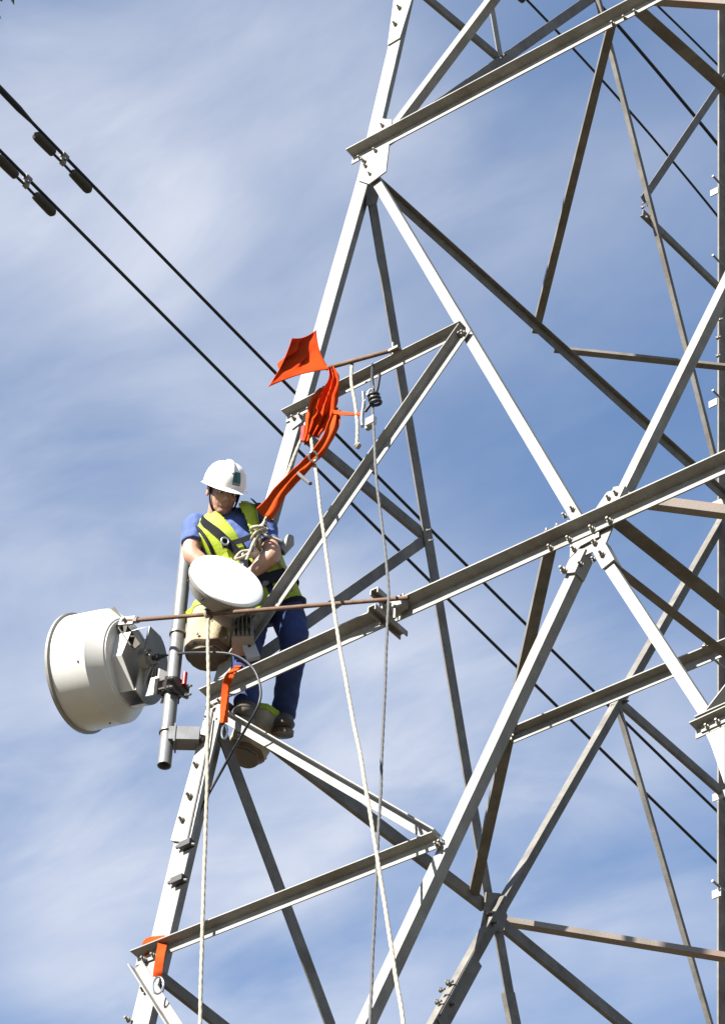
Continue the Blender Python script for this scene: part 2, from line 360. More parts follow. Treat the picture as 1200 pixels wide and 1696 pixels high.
# diamond plan bracing at the two panel levels and the middle beams
def plan(p0, p1, side, a, material, down=False, b=None):
    p0, p1 = V(p0), V(p1); lim = -(w_at(p0.z) - 0.03)
    d_ = p1 - p0
    if p0.y < lim and abs(d_.y) > 1e-6: p0 = p0 + d_ * ((lim - p0.y) / d_.y)
    lsec('plan_brace', p0, p1, side, (DN if down else UP), a, b or a, a * 0.11, material); MIRP.append(0)
MIRP = []
z0 = 0.03; zt = 4.07
BR = M['steel_shade']  # darker steel colour stands in for shaded undersides
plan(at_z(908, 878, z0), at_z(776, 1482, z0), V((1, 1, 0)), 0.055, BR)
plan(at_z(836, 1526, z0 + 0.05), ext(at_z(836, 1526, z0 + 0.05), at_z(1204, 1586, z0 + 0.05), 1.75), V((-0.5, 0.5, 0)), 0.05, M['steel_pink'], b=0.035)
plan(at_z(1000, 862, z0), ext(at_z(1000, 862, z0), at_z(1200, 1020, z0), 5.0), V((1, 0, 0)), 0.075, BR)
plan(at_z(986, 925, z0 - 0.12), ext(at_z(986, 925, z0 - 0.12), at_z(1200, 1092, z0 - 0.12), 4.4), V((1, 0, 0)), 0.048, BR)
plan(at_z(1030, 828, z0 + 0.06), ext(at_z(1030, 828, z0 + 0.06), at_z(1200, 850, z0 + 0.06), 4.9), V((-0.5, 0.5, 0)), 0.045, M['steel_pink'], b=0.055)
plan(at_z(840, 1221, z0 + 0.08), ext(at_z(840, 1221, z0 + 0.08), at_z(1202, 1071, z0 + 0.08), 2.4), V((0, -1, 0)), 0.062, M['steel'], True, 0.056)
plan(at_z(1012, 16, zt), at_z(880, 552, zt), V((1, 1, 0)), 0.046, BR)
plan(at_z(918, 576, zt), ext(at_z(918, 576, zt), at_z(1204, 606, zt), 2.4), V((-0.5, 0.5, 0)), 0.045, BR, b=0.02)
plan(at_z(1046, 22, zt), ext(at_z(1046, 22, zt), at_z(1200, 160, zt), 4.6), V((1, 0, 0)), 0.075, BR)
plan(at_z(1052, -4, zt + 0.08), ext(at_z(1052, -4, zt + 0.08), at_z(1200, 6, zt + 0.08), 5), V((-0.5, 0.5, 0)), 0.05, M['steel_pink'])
# hidden faces repeat the visible ones
for (nm, c0, c1, q, vv, a, b, t, mt, nr) in list(MIR):
    s = V((1, -1, 1)) if nr is N1 else V((-1, 1, 1))
    fl = lambda p: V((p.x * s.x, p.y * s.y, p.z))
    lsec(nm, fl(c0), fl(c1), fl(q), fl(vv), a, b, t, mt)

# gusset plates, splice covers
def poly_plate(name, pts, nrm, th, material):
    return tpart(MB().prism(pts, nrm * th).build(name, material))
P = M['plate']
poly_plate('gusset_plate', [f1(*p, 0.004) for p in ((622, 196), (650, 200), (640, 285), (612, 306), (594, 300), (600, 262))], N1, 0.008, M['steel'])
poly_plate('gusset_plate', [f2(*p, -0.03) for p in ((606, 300), (628, 312), (622, 338), (604, 342))], -N2, 0.008, G)
poly_plate('gusset_plate', [f1(*p, -0.012) for p in ((1004, 815), (1020, 810), (1026, 842), (1000, 905), (955, 925), (945, 890), (938, 862), (975, 858))], -N1, 0.008, M['steel'])
poly_plate('gusset_plate', [f1(*p, -0.002) for p in ((946, 890), (992, 872), (992, 890), (975, 898), (962, 905), (944, 925))], N1, 0.006, P)
poly_plate('gusset_plate', [f2(*p, -0.034) for p in ((826, 1480), (838, 1518), (830, 1545), (795, 1535), (800, 1510), (803, 1478))], -N2, 0.008, G)
poly_plate('gusset_plate', [f1(*p, 0.004) for p in ((478, 682), (504, 668), (500, 700), (484, 712))], N1, 0.006, P)
poly_plate('gusset_plate', [f1(*p, 0.002) for p in ((1160, 1196), (1200, 1180), (1200, 1300), (1178, 1236))], N1, 0.006, P)
poly_plate('splice_plate', [f1(*p, 0.002) for p in ((657, -30), (692, -30), (663, 64), (643, 76))], N1, 0.009, P)
poly_plate('splice_plate', [f1(*p, 0.003) for p in ((340, 1195), (366, 1195), (318, 1398), (285, 1394))], N1, 0.011, P)
def cover(p0, p1, hint, a, ctr):
    bar('splice_cover', p0, p1, N1, hint, a, False, 0.0, ctr, P, mirror=False)
cover(f1(954, 910), f1(936, 949), V((-1, 0, 0.3)), 0.074, 0.76)
cover(f1(986, 898), f1(1006, 934), V((-1, 0, -0.3)), 0.070, 0.5)
cover(f1(1008, 832), f1(1020, 806), V((-1, 0, 0.3)), 0.070, 0.74)
bar('splice_cover', f2(776, 1590), f2(716, 1700), -N2, V((0, 1, -0.5)), 0.115, True, 0.036, 0.5, G, mirror=False, b=0.05)
bar('splice_cover', f2(838, 1645), f2(850, 1705), -N2, V((0, 1, 0)), 0.088, False, 0.024, 0.5, G, mirror=False, b=0.03)
# bolts: hexagon head, washer and threaded end sharing one mesh
def bolt_mesh():
    mb = MB(); z = V((0, 0, 1))
    mb.lathe([(0, 0.0165), (0.004, 0.0165)], (0, 0, 0), z, 10)
    mb.lathe([(0.004, 0.0135), (0.017, 0.0135)], (0, 0, 0), z, 6)
    mb.lathe([(0.017, 0.0075), (0.036, 0.0075)], (0, 0, 0), z, 8)
    me = mb.mesh('bolt'); me.materials.append(M['bolt']); return me
BOLT = bolt_mesh()
def bolt(p, nrm, s=1.0):
    o = link('bolt', BOLT); q = V(nrm).to_track_quat('Z', 'Y')
    o.matrix_world = Matrix.Translation(p) @ q.to_matrix().to_4x4() @ Matrix.Scale(s * random.uniform(0.78, 0.95), 4)
    mw = o.matrix_world.copy(); o.parent = tower; o.matrix_parent_inverse = Matrix.Translation((0, 0, -GROUND)); o.matrix_basis = mw
for px, py, off, s in ((662, 14, .012, 1.15), (655, 41, .012, 1.15), (634, 209, .012, .9), (597, 258, .016, 1), (603, 268, .016, 1), (622, 250, .016, .9), (613, 289, .012, .9), (606, 276, .012, .9),
        (948, 844, -.012, 1), (936, 856, -.012, .9), (912, 890, .014, 1), (943, 880, .014, 1), (981, 864, .014, 1), (1010, 842, .014, 1), (1020, 818, 0, 1), (1008, 826, 0, 1.0),
        (951, 911, .002, 1), (985, 900, .002, 1), (997, 919, .002, 1.1), (962, 936, -.02, 1), (934, 946, .002, 1.1), (984, 928, -.02, .9),
        (316, 1320, .015, 1.15), (303, 1359, .015, 1.15), (326, 1268, .015, 1.1), (336, 1226, .015, 1.1), (487, 684, .016, .9), (499, 690, .016, .9), (513, 672, .016, .9), (763, 552, .014, .9), (768, 541, .014, .9), (772, 553, .004, .8),
        (731, 1385, .014, .9), (724, 1396, .014, .9), (351, 1170, .016, 1), (365, 1163, .016, 1), (240, 1590, .016, .9), (256, 1583, .016, .9), (1016, 22, .014, 1), (1053, 2, .014, .9), (1035, 12, .014, .9),
        (1172, 1198, .014, .9), (1190, 1192, .014, .9), (214, 1690, .012, 1), (238, 1640, .012, .9)):
    for (xa, ya), (xb, yb) in (((586, 262), (1075, 3)), ((477, 691), (772, 544)), ((346, 1157), (1198, 772)), ((230, 1587), (729, 1391)), ((1164, 1202), (1200, 1186))):
        yl = ya + (yb - ya) * (px - xa) / (xb - xa)
        if off >= .014 and xa - 5 <= px <= xb + 5 and -26 < py - yl < 8 and not 0.0145 < off < 0.0155: py = yl + 7
    bolt(f1(px, py, off), N1, s)
for px, py, s in ((707, 879, .8), (711, 896, .8), (806, 1513, 1), (815, 1530, 1), (800, 1538, .9), (740, 1628, 1.1), (728, 1640, 1.1), (722, 1660, 1.1), (745, 1665, 1), (1062, 344, .9), (1070, 360, .9), (829, 97, .9), (834, 92, .9), (1033, 1163, .9), (1012, 1170, .9), (1186, 500, 1), (1186, 590, 1), (1186, 560, 1), (1190, 530, 1)):
    bolt(f2(px, py, -.045), -N2, s)
for px, py in ((904, 884), (921, 876)):
    bolt(f1(px, py, 0.05), UP, 1.0)
bolt(at_z(846, 1216, .025), DN, 1.1); bolt(at_z(849, 1210, .025), DN, 1.0); bolt(at_z(1166, 1072, .10), UP, 1.0)
# step cleats and number plates on the far leg
for px, py, w2, h2 in ((1186, 318, 13, 16), (1184, 668, 13, 14), (1190, 1480, 13, 16)):
    c = f2(px - 4, py, -0.02); tpart(MB().box(c, V((0.030, 0.0, 0)), V((0, -0.005, 0)), V((0, 0, 0.027))).build('cleat', M['paper']))
for py in (297, 652, 1464, 1095, 520, 428):
    c = f2(1185, py, -0.03); tpart(MB().tube([c + V((0, -0.04, 0)), c + V((0, 0.08, 0))], 0.008, 8).build('step_bolt', M['bolt']))

# ------------------------------------------------------------------ conductors with vibration dampers
def conductor(label, X_, pix, r, rod=None, y1=60.0):
    pts = [at_x(px, py, X_) for px, py in pix]
    (y_a, z_a), (y_b, z_b), (y_c, z_c) = [(p.y, p.z) for p in (pts[0], pts[len(pts) // 2], pts[-1])]
    def zf(y):   # parabola through three sight points, its sag continued along the span
        l0 = (y - y_b) * (y - y_c) / ((y_a - y_b) * (y_a - y_c)); l1 = (y - y_a) * (y - y_c) / ((y_b - y_a) * (y_b - y_c)); l2 = (y - y_a) * (y - y_b) / ((y_c - y_a) * (y_c - y_b))
        return z_a * l0 + z_b * l1 + z_c * l2
    ys = [y_a - 3 + (y_c + 3 - y_a + 3) * i / 40 for i in range(41)]
    P_ = [V((X_, y, zf(y))) for y in ys]
    sl = (zf(ys[-1] ) - zf(ys[-1] - 0.3)) / 0.3
    for i in range(1, 25): P_.append(V((X_, ys[-1] + i * 3, zf(ys[-1]) + sl * i * 3 * (1 - i / 60))))
    e = empty('power_conductor', P_[0]); tag(e, label, 'power cable', 'black conductors strung behind the tower')
    inv = Matrix.Translation(-P_[0])
    o = MB().tube(P_, r, 8).build('cable', M['wire'], None, True); o.parent = e; o.matrix_parent_inverse = inv
    if rod:
        q = [V((X_, rod[0] + (rod[1] - rod[0]) * i / 10, zf(rod[0] + (rod[1] - rod[0]) * i / 10))) for i in range(11)]
        o = MB().tube(q, [r * 0.9] + [r * 1.9] * 9 + [r * 0.9], 10).build('armour_rod', M['wire'], None, True); o.parent = e; o.matrix_parent_inverse = inv
    return zf
def damper(label, c, d, s=1.0):
    """stockbridge damper: clamp on the cable, messenger wire and two weights"""
    e = empty('vibration_damper', c); tag(e, label, 'damper', 'dampers clamped on the conductors')
    d = V(d).normalized(); dn = (DN - d * DN.dot(d)).normalized(); sd_ = d.cross(dn)
    inv = Matrix.Translation(-V(c))
    def p_(mb, nm, mt, sm=True):
        o = mb.build(nm, mt, None, sm); o.parent = e; o.matrix_parent_inverse = inv; smooth_by_angle(o)
    low = c + dn * 0.07 * s
    mb = MB().box(c + dn * 0.04 * s, d * 0.018 * s, sd_ * 0.014 * s, dn * 0.04 * s); mb.tube([c - d * 0.025 * s, c + d * 0.025 * s], 0.022 * s, 10); mb.tube([c + dn * .045 * s - sd_ * 0.028 * s, c + dn * .045 * s + sd_ * 0.028 * s], 0.009 * s, 8)
    p_(mb, 'clamp', M['bolt'])
    p_(MB().tube([low - d * 0.2 * s, low - d * 0.1 * s + dn * .004, low, low + d * 0.1 * s + dn * .004, low + d * 0.2 * s], 0.009 * s, 8), 'messenger_wire', M['wire'])
    for sg in (-1, 1):
        a = low + d * sg * 0.085 * s; b = low + d * sg * 0.27 * s
        q = [a, a + (b - a) * .04, a + (b - a) * .3, a + (b - a) * .8, a + (b - a) * .93, b]
        p_(MB().tube(q, [0.022 * s, 0.028 * s, 0.030 * s, 0.032 * s, 0.028 * s, 0.013 * s], 12), 'weight', M['damper'])
XC_ = -5.5
zA = conductor('upper black conductor of the left pair, thickened by a rod at the picture edge', XC_, ((0, 147), (265, 420), (480, 642), (760, 925), (1191, 1348)), 0.0125, rod=(at_x(0, 147, XC_).y - 1.2, at_x(56, 206, XC_).y))
zB = conductor('lower black conductor of the left pair crossing behind the worker', XC_, ((0, 249), (170, 420), (470, 722), (760, 1010), (1193, 1435)), 0.0125)
def cdir(zf, y): return V((0, 0.2, zf(y + 0.1) - zf(y - 0.1)))
pA = at_x(107, 259, XC_); yA = pA.y; damper('grey two-weight damper on the upper left conductor', V((XC_, yA, zA(yA))), cdir(zA, yA), 1.12)
pB = at_x(46, 296, XC_); yB = pB.y; damper('grey two-weight damper on the lower left conductor at the picture edge', V((XC_, yB, zB(yB))), cdir(zB, yB), 1.12)
zC = conductor('thin conductor crossing behind the upper right lattice, starting at a damper', XC_, ((872, 0), (1010, 148), (1185, 355)), 0.0125)
zD = conductor('thick conductor at upper right passing behind the top beam joint', XC_ , ((1012, 30), (1100, 133), (1186, 237)), 0.0185)
zE = conductor('conductor in the top right corner above the thick one', XC_, ((1078, 0), (1135, 55), (1192, 112)), 0.0125)
yC = at_x(838, -36, XC_).y; damper('dark damper whose end shows at the top picture edge', V((XC_, yC, zC(yC))), cdir(zC, yC), 1.0)

# ------------------------------------------------------------------ antenna mast pipe on the corner leg
def grp(name, loc, label, cat, group=None):
    e = empty(name, loc); tag(e, label, cat, group); inv = Matrix.Translation(-V(loc))
    def add(mb, nm, mt, smooth=None, parent=None):
        o = mb.build(nm, mt) if isinstance(mb, MB) else link(nm, mb, mt)
        if smooth: smooth_by_angle(o, smooth)
        if parent: o.parent = parent; o.matrix_parent_inverse = Matrix.Identity(4)
        else: o.parent = e; o.matrix_parent_inverse = inv
        return o
    return e, add
lg = f1(340, 1236); OUT = V((-0.8, -0.6, 0))
pp = lg + OUT * 0.19; PX, PY = pp.x, pp.y
def pipe_z(py):       # height on the pipe at a picture row
    best = None
    for i in range(2001):
        z = -1.0 + i * 0.0015; d = V((PX, PY, z)) - CAM; y = 848 - FPX * d.dot(CU) / d.dot(CF)
        if best is None or abs(y - py) < best[0]: best = (abs(y - py), z)
    return best[1]
zlo, zhi = pipe_z(1268), pipe_z(880)
mast, add = grp('mast_pipe', (PX, PY, zlo), 'vertical grey steel mounting pipe bracketed to the corner leg', 'pipe')
pr_ = 0.0345
add(MB().lathe([(0.09, pr_ - 0.006), (0, pr_ - 0.006), (0, pr_), (zhi - zlo, pr_), (zhi - zlo, 0.001)], (PX, PY, zlo), UP, 28), 'tube', M['pipe'], 40)
for py in (1215, 1052):
    z = pipe_z(py); add(MB().lathe([(0, pr_), (0, pr_ + 0.008), (0.012, pr_ + 0.008), (0.012, pr_)], (PX, PY, z), UP, 28), 'u_bolt', M['bolt'], 40)
zb_ = pipe_z(1222); sd_ = OUT.cross(UP)
mb = MB(); c = (pp + lg) / 2; c = V((c.x, c.y, zb_))
mb.box(c + UP * 0.035 + OUT * 0.01, OUT * 0.075, sd_ * 0.045, UP * 0.004); mb.box(c - UP * 0.035 + OUT * 0.01, OUT * 0.075, sd_ * 0.045, UP * 0.004); mb.box(c - sd_ * 0.041 + OUT * 0.01, OUT * 0.075, sd_ * 0.004, UP * 0.031)
mb.box(c + OUT * 0.055, OUT * 0.004, sd_ * 0.05, UP * 0.055)
add(mb, 'standoff_bracket', M['pipe'])

# ------------------------------------------------------------------ large drum antenna
AX = V((-1.0, -0.243, -0.02)).normalized()             # pointing direction
HUB = at_y(240, 1093, PY - 0.03); FR = at_y(131, 1116, PY - 0.10)
BK = (HUB - FR).normalized(); depth = (HUB - FR).length
# radius in metres chosen from the 0.6 m class drum
dish, add = grp('drum_antenna', FR, 'large white drum-shaped microwave antenna seen from behind on the mast pipe', 'antenna')
k = depth / 0.36; Rd = 0.298
up_ = (UP - BK * UP.dot(BK)).normalized(); sd_ = BK.cross(up_).normalized()   # sd_ : sideways on the back
add(MB().lathe([(0.03, 0.001), (0.02, 0.15), (0.012, Rd - 0.01), (0.03, Rd - 0.008)], FR, BK, 64), 'radome', M['dish2'], 40)
add(MB().lathe([(0.0, Rd - 0.012), (0.0, Rd + 0.012), (0.016, Rd + 0.014), (0.022, Rd + 0.004), (0.022, Rd - 0.012)], FR, BK, 72), 'rim', M['cast'], 40)
add(MB().lathe([(0.021, Rd), (0.205 * k, Rd - 0.004), (0.212 * k, Rd - 0.012), (0.27 * k, 0.232), (0.274 * k, 0.222)], FR, BK, 72), 'shroud', M['dish'], 25)
back = add(MB().lathe([(0.27 * k, 0.224), (0.277 * k, 0.222), (0.279 * k, 0.208), (0.272 * k, 0.204), (0.282 * k, 0.12), (0.285 * k, 0.001)], FR, BK, 64), 'reflector_back', M['dish'], 25)
for a, rr in ((250, 1.0), (200, 1.0), (120, 1.0)):
    q = FR + BK * 0.17 * k + (up_ * math.cos(math.radians(a)) + sd_ * math.sin(math.radians(a))) * (Rd - 0.004)
    add(MB().ball(q, V((.006, 0, 0)), V((0, .006, 0)), V((0, 0, .006)), 8, 6), 'rivet', M['damper'])
# cast back frame: rear panel, four walls and ribs round the hub
Hc = FR + BK * 0.275 * k
def loc(u, v, h): return Hc + sd_ * u + up_ * v + BK * h
# which way is sideways in the picture
sgn = 1 if sd_.dot(CR) > 0 else -1
def lo(u, v, h): return loc(u * sgn, v, h)
mb = MB(); pan = []
for i in range(15):
    a = math.radians(-78 + 156 * i / 14); pan.append((0.05 + 0.165 * math.cos(a), 0.215 * math.sin(a)))
poly = [lo(-0.02, -0.2, 0.085)] + [lo(u, v, 0.085) for u, v in pan] + [lo(-0.02, 0.2, 0.085)]
mb.prism(poly, BK * 0.008)
fr_ = add(mb, 'back_frame', M['cast'])
for (u0, v0), (u1, v1) in (((-0.15, -0.07), (-0.02, -0.2)), ((-0.15, 0.07), (-0.02, 0.2)), ((-0.15, -0.07), (-0.15, 0.07))):
    add(MB().prism([lo(u0, v0, 0.0), lo(u1, v1, 0.0), lo(u1, v1, 0.085), lo(u0, v0, 0.06)], (lo(0.005, 0.004, 0) - lo(0, 0, 0))), 'frame_wall', M['dish'])
mb = MB()
for i in range(len(pan) - 1):
    mb.prism([lo(*pan[i], 0.0), lo(*pan[i + 1], 0.0), lo(*pan[i + 1], 0.085), lo(*pan[i], 0.085)], (lo(-0.005, 0, 0) - lo(0, 0, 0)))
add(mb, 'frame_wall', M['dish'], None)
mb = MB()
for a in (-75, -50, -25, 0, 25):
    ca, sa = math.cos(math.radians(a)), math.sin(math.radians(a)); p0 = lo(0.045 * ca, 0.045 * sa, 0.09); p1 = lo(0.145 * ca * 0.9, 0.145 * sa, 0.09)
    t_ = (lo(-sa, ca, 0) - lo(0, 0, 0)) * 0.004
    mb.prism([p0 - t_, p1 - t_, p1 - t_ + BK * 0.006, p0 - t_ + BK * 0.045], t_ * 2)
add(mb, 'rib', M['cast'])
hub_ = add(MB().lathe([(0.088, 0.06), (0.125, 0.055), (0.125, 0.032), (0.14, 0.030), (0.14, 0.001)], Hc, BK, 28), 'hub', M['cast'], 35)
for a in range(0, 360, 60):
    q = lo(0.043 * math.cos(math.radians(a)), 0.043 * math.sin(math.radians(a)), 0.125); add(MB().lathe([(0, .007), (.01, .007), (.01, .001)], q, BK, 6), 'hub_bolt', M['bolt'], None, hub_)
add(MB().lathe([(0.138, 0.013), (0.16, 0.013), (0.16, 0.018), (0.178, 0.018), (0.18, 0.011), (0.205, 0.010), (0.205, 0.001)], Hc, BK, 16), 'feed_connector', M['dark'], 35)
# perforated side arm that takes the stay
PT_ = FR + BK * 0.222 * k + up_ * (Rd - 0.004); A0 = at_d(177, 1010, dep(PT_) - 0.12); A1 = at_d(220, 1072, dep(HUB) - 0.10); dd = (A1 - A0); dn_ = dd.normalized(); wv = (sd_ * sgn * -1 * 0.0 + BK - dn_ * BK.dot(dn_)).normalized(); sv = dn_.cross(wv)
mb = MB().box((A0 + A1) / 2, dn_ * dd.length / 2, sv * 0.022, wv * 0.003); mb.box((A0 + A1) / 2 - sv * 0.019 + wv * .02, dn_ * dd.length / 2, sv * 0.003, wv * 0.018)
arm = add(mb, 'stay_arm', M['damper'])
for i in range(6):
    q = A0 + dd * (0.08 + 0.14 * i); add(MB().lathe([(0, 0.007), (0.0045, 0.007), (0.0045, 0.001)], q + sv * 0.006, wv, 10), 'hole_rim', M['chrome'], None, arm)
# pan bracket between back frame and pipe
zc = pipe_z(1138); pc = V((PX, PY, zc)); fc = lo(0.10, -0.13, 0.09)
mb = MB(); ctr = pc + (fc - pc) * 0.45; dirb = (fc - pc).normalized(); sb = dirb.cross(UP).normalized(); ub = sb.cross(dirb)
mb.box(ctr + dirb * 0.02, dirb * 0.045, sb * 0.045, ub * 0.004 + UP * 0); mb.box(ctr + dirb * 0.02 + sb * 0.045, dirb * 0.045, sb * 0.004, ub * 0.05); mb.box(ctr + dirb * 0.02 - sb * 0.045, dirb * 0.045, sb * 0.004, ub * 0.05)
mb.box(pc + OUT.cross(UP) * 0 + dirb * 0.05 + UP * 0.02, dirb * 0.006, sb * 0.06, UP * 0.075)
add(mb, 'pan_bracket', M['dish'])
mb = MB(); mb.lathe([(-0.05, pr_ + 0.002), (-0.05, pr_ + 0.016), (0.03, pr_ + 0.016), (0.03, pr_ + 0.002)], pc, UP, 24)
mb.box(pc + dirb * 0.055 - UP * 0.02, dirb * 0.018, sb * 0.066, UP * 0.05); mb.box(pc - dirb * 0.05 - UP * 0.01, dirb * 0.012, sb * 0.066, UP * 0.04)
pcl = add(mb, 'pipe_clamp', M['dirtycast'], 35)
for s_, z_ in ((1, 0.02), (-1, 0.02), (1, -0.035), (-1, -0.035)):
    q = pc + sb * 0.052 * s_ + UP * z_
    add(MB().tube([q + dirb * 0.07, q - dirb * 0.11], 0.006, 8), 'threaded_rod', M['bolt'], 40, pcl)
    add(MB().lathe([(0, .012), (.014, .012)], q - dirb * 0.075, dirb, 6), 'nut', M['bolt'], None, pcl)
q = pc - dirb * 0.07 + sb * 0.03 + UP * 0.02; add(MB().tube([q, q + UP * 0.075], 0.012, 10), 'lock_knob', M['red'], 40, pcl)

# stay rod from the drum to the front beam
stay0 = at_d(203, 1029, (dep(A0) + dep(A1)) / 2 - 0.02)
sr, add = grp('stay_rod', stay0, 'long thin rusty stay rod from the drum antenna to the front beam clamp', 'rod')
stay1 = f1(676, 990, 0.10); sd0 = stay0
mid = (stay0 + stay1) / 2
add(MB().tube([stay0, stay0 + (stay1 - stay0) * 0.3, stay0 + (stay1 - stay0) * 0.7, stay1], 0.0108, 10), 'rod', M['rust'], 40)
dv = (stay1 - stay0).normalized(); u_ = dv.cross(UP).normalized(); v_ = u_.cross(dv)
mb = MB().box(stay0 + dv * 0.03, dv * 0.045, u_ * 0.006, v_ * 0.024); mb.tube([stay0 - u_ * 0.03 + dv * .02, stay0 + u_ * 0.03 + dv * .02], 0.010, 8); add(mb, 'fork_end', M['cast'])
add(MB().lathe([(0.075, 0.018), (0.1, 0.018)], stay0, dv, 6), 'lock_nut', M['bolt'])
# beam clamp for the stay
bc = f1(642, 1010, 0.05); cl, add = grp('beam_clamp', bc, 'two short steel channels clamping the stay rod to the front beam', 'clamp')
yv = V((0, 1, 0))
for c_, ln in ((f1(637, 996, 0.075) + UP * 0.02, 0.085), (f1(642, 1026, 0.05), 0.125)):
    mb = MB(); mb.box(c_, yv * ln, X * 0.022, UP * 0.003); mb.box(c_ + X * 0.021 - UP * 0.016, yv * ln, X * 0.003, UP * 0.014); mb.box(c_ - X * 0.021 - UP * 0.016, yv * ln, X * 0.003, UP * 0.014)
    add(mb, 'channel', M['cast'])
for dx_ in (-0.03, 0.05):
    q = f1(640, 1012, 0.075) + X * dx_
    add(MB().tube([q + UP * 0.06, q - UP * 0.07], 0.008, 8), 'clamp_bolt', M['bolt'])
    add(MB().lathe([(0, .014), (.014, .014)], q + UP * 0.045, UP, 6), 'nut', M['bolt'])
c_ = f1(662, 1000, 0.06); add(MB().box(c_, X * 0.035, yv * 0.02, UP * 0.035), 'packing_block', M['plate'])

# ------------------------------------------------------------------ small antenna being hoisted
SC = at_z(377, 960, 0.47)
SN = (-CF * 0.5 + (CR * 0.454 + CU * 0.891) * 0.866).normalized()
su = (CR * 0.891 - CU * 0.454); su = (su - SN * su.dot(SN)).normalized(); sv_ = SN.cross(su)
small, add = grp('small_antenna', SC, 'small round antenna with bright white cover held by the worker', 'antenna')
Rs = 0.194
add(MB().lathe([(0.006, 0.001), (0.005, 0.10), (0.002, Rs - 0.010), (-0.004, Rs - 0.002), (-0.012, Rs)], SC, SN, 56), 'radome', M['dish2'], 50)
body = add(MB().lathe([(-0.013, Rs + 0.002), (-0.03, Rs + 0.002), (-0.034, Rs - 0.004), (-0.10, Rs - 0.03), (-0.14, 0.10), (-0.15, 0.05), (-0.15, 0.001)], SC, SN, 56), 'reflector', M['cast'], 30)
for a in (205, 250, 300):
    ca, sa = math.cos(math.radians(a)), math.sin(math.radians(a)); q = SC - SN * 0.06 + (su * ca + sv_ * sa) * (Rs - 0.008)
    add(MB().ball(q, su * .006, sv_ * .006, SN * .006, 8, 6), 'rivet', M['ink'])
# radio unit hanging behind the dish
RC = at_z(402, 1052, 0.34)
ra = (UP * 0.9 + X * -0.25 + Y * 0.2).normalized(); rb = (CR - ra * CR.dot(ra)).normalized(); rc = ra.cross(rb)
add(MB().tube([SC - SN * 0.14, SC - SN * 0.19, RC + ra * 0.07], [0.05, 0.045, 0.05], 16), 'mount_neck', M['cast'], 40)
mb = MB().box(RC, ra * 0.105, rb * 0.055, rc * 0.055)
for i in range(5): mb.box(RC + rb * (-0.042 + 0.021 * i) - rc * 0.066, ra * 0.095, rb * 0.003, rc * 0.012)
ru = add(mb, 'radio_unit', M['plate'])
mb = MB().box(RC + ra * 0.085 - rc * 0.05, ra * 0.02, rb * 0.085, rc * 0.03); add(mb, 'mount_bracket', M['plate'])
for s_ in (-1, 1):
    for h_ in (-0.05, 0.05): add(MB().lathe([(0, .010), (.018, .010)], RC + rb * 0.035 * s_ + ra * h_ - rc * 0.07, -rc, 6), 'fixing_bolt', M['bolt'], None, ru)
LB = at_d(415, 1078, dep(RC) - 0.10); la = (UP * 0.95 - CR * 0.35).normalized(); lb = (CR - la * CR.dot(la)).normalized(); lc = la.cross(lb)
lbx = add(MB().box(LB, la * 0.055, lb * 0.032, lc * 0.014), 'terminal_box', M['paper'])
cs = -1 if lc.dot(CF) > 0 else 1
add(MB().box(LB + lc * cs * 0.0155 + la * 0.022, la * 0.009, lb * 0.007, lc * 0.001), 'label_mark', M['ink'], None, lbx)

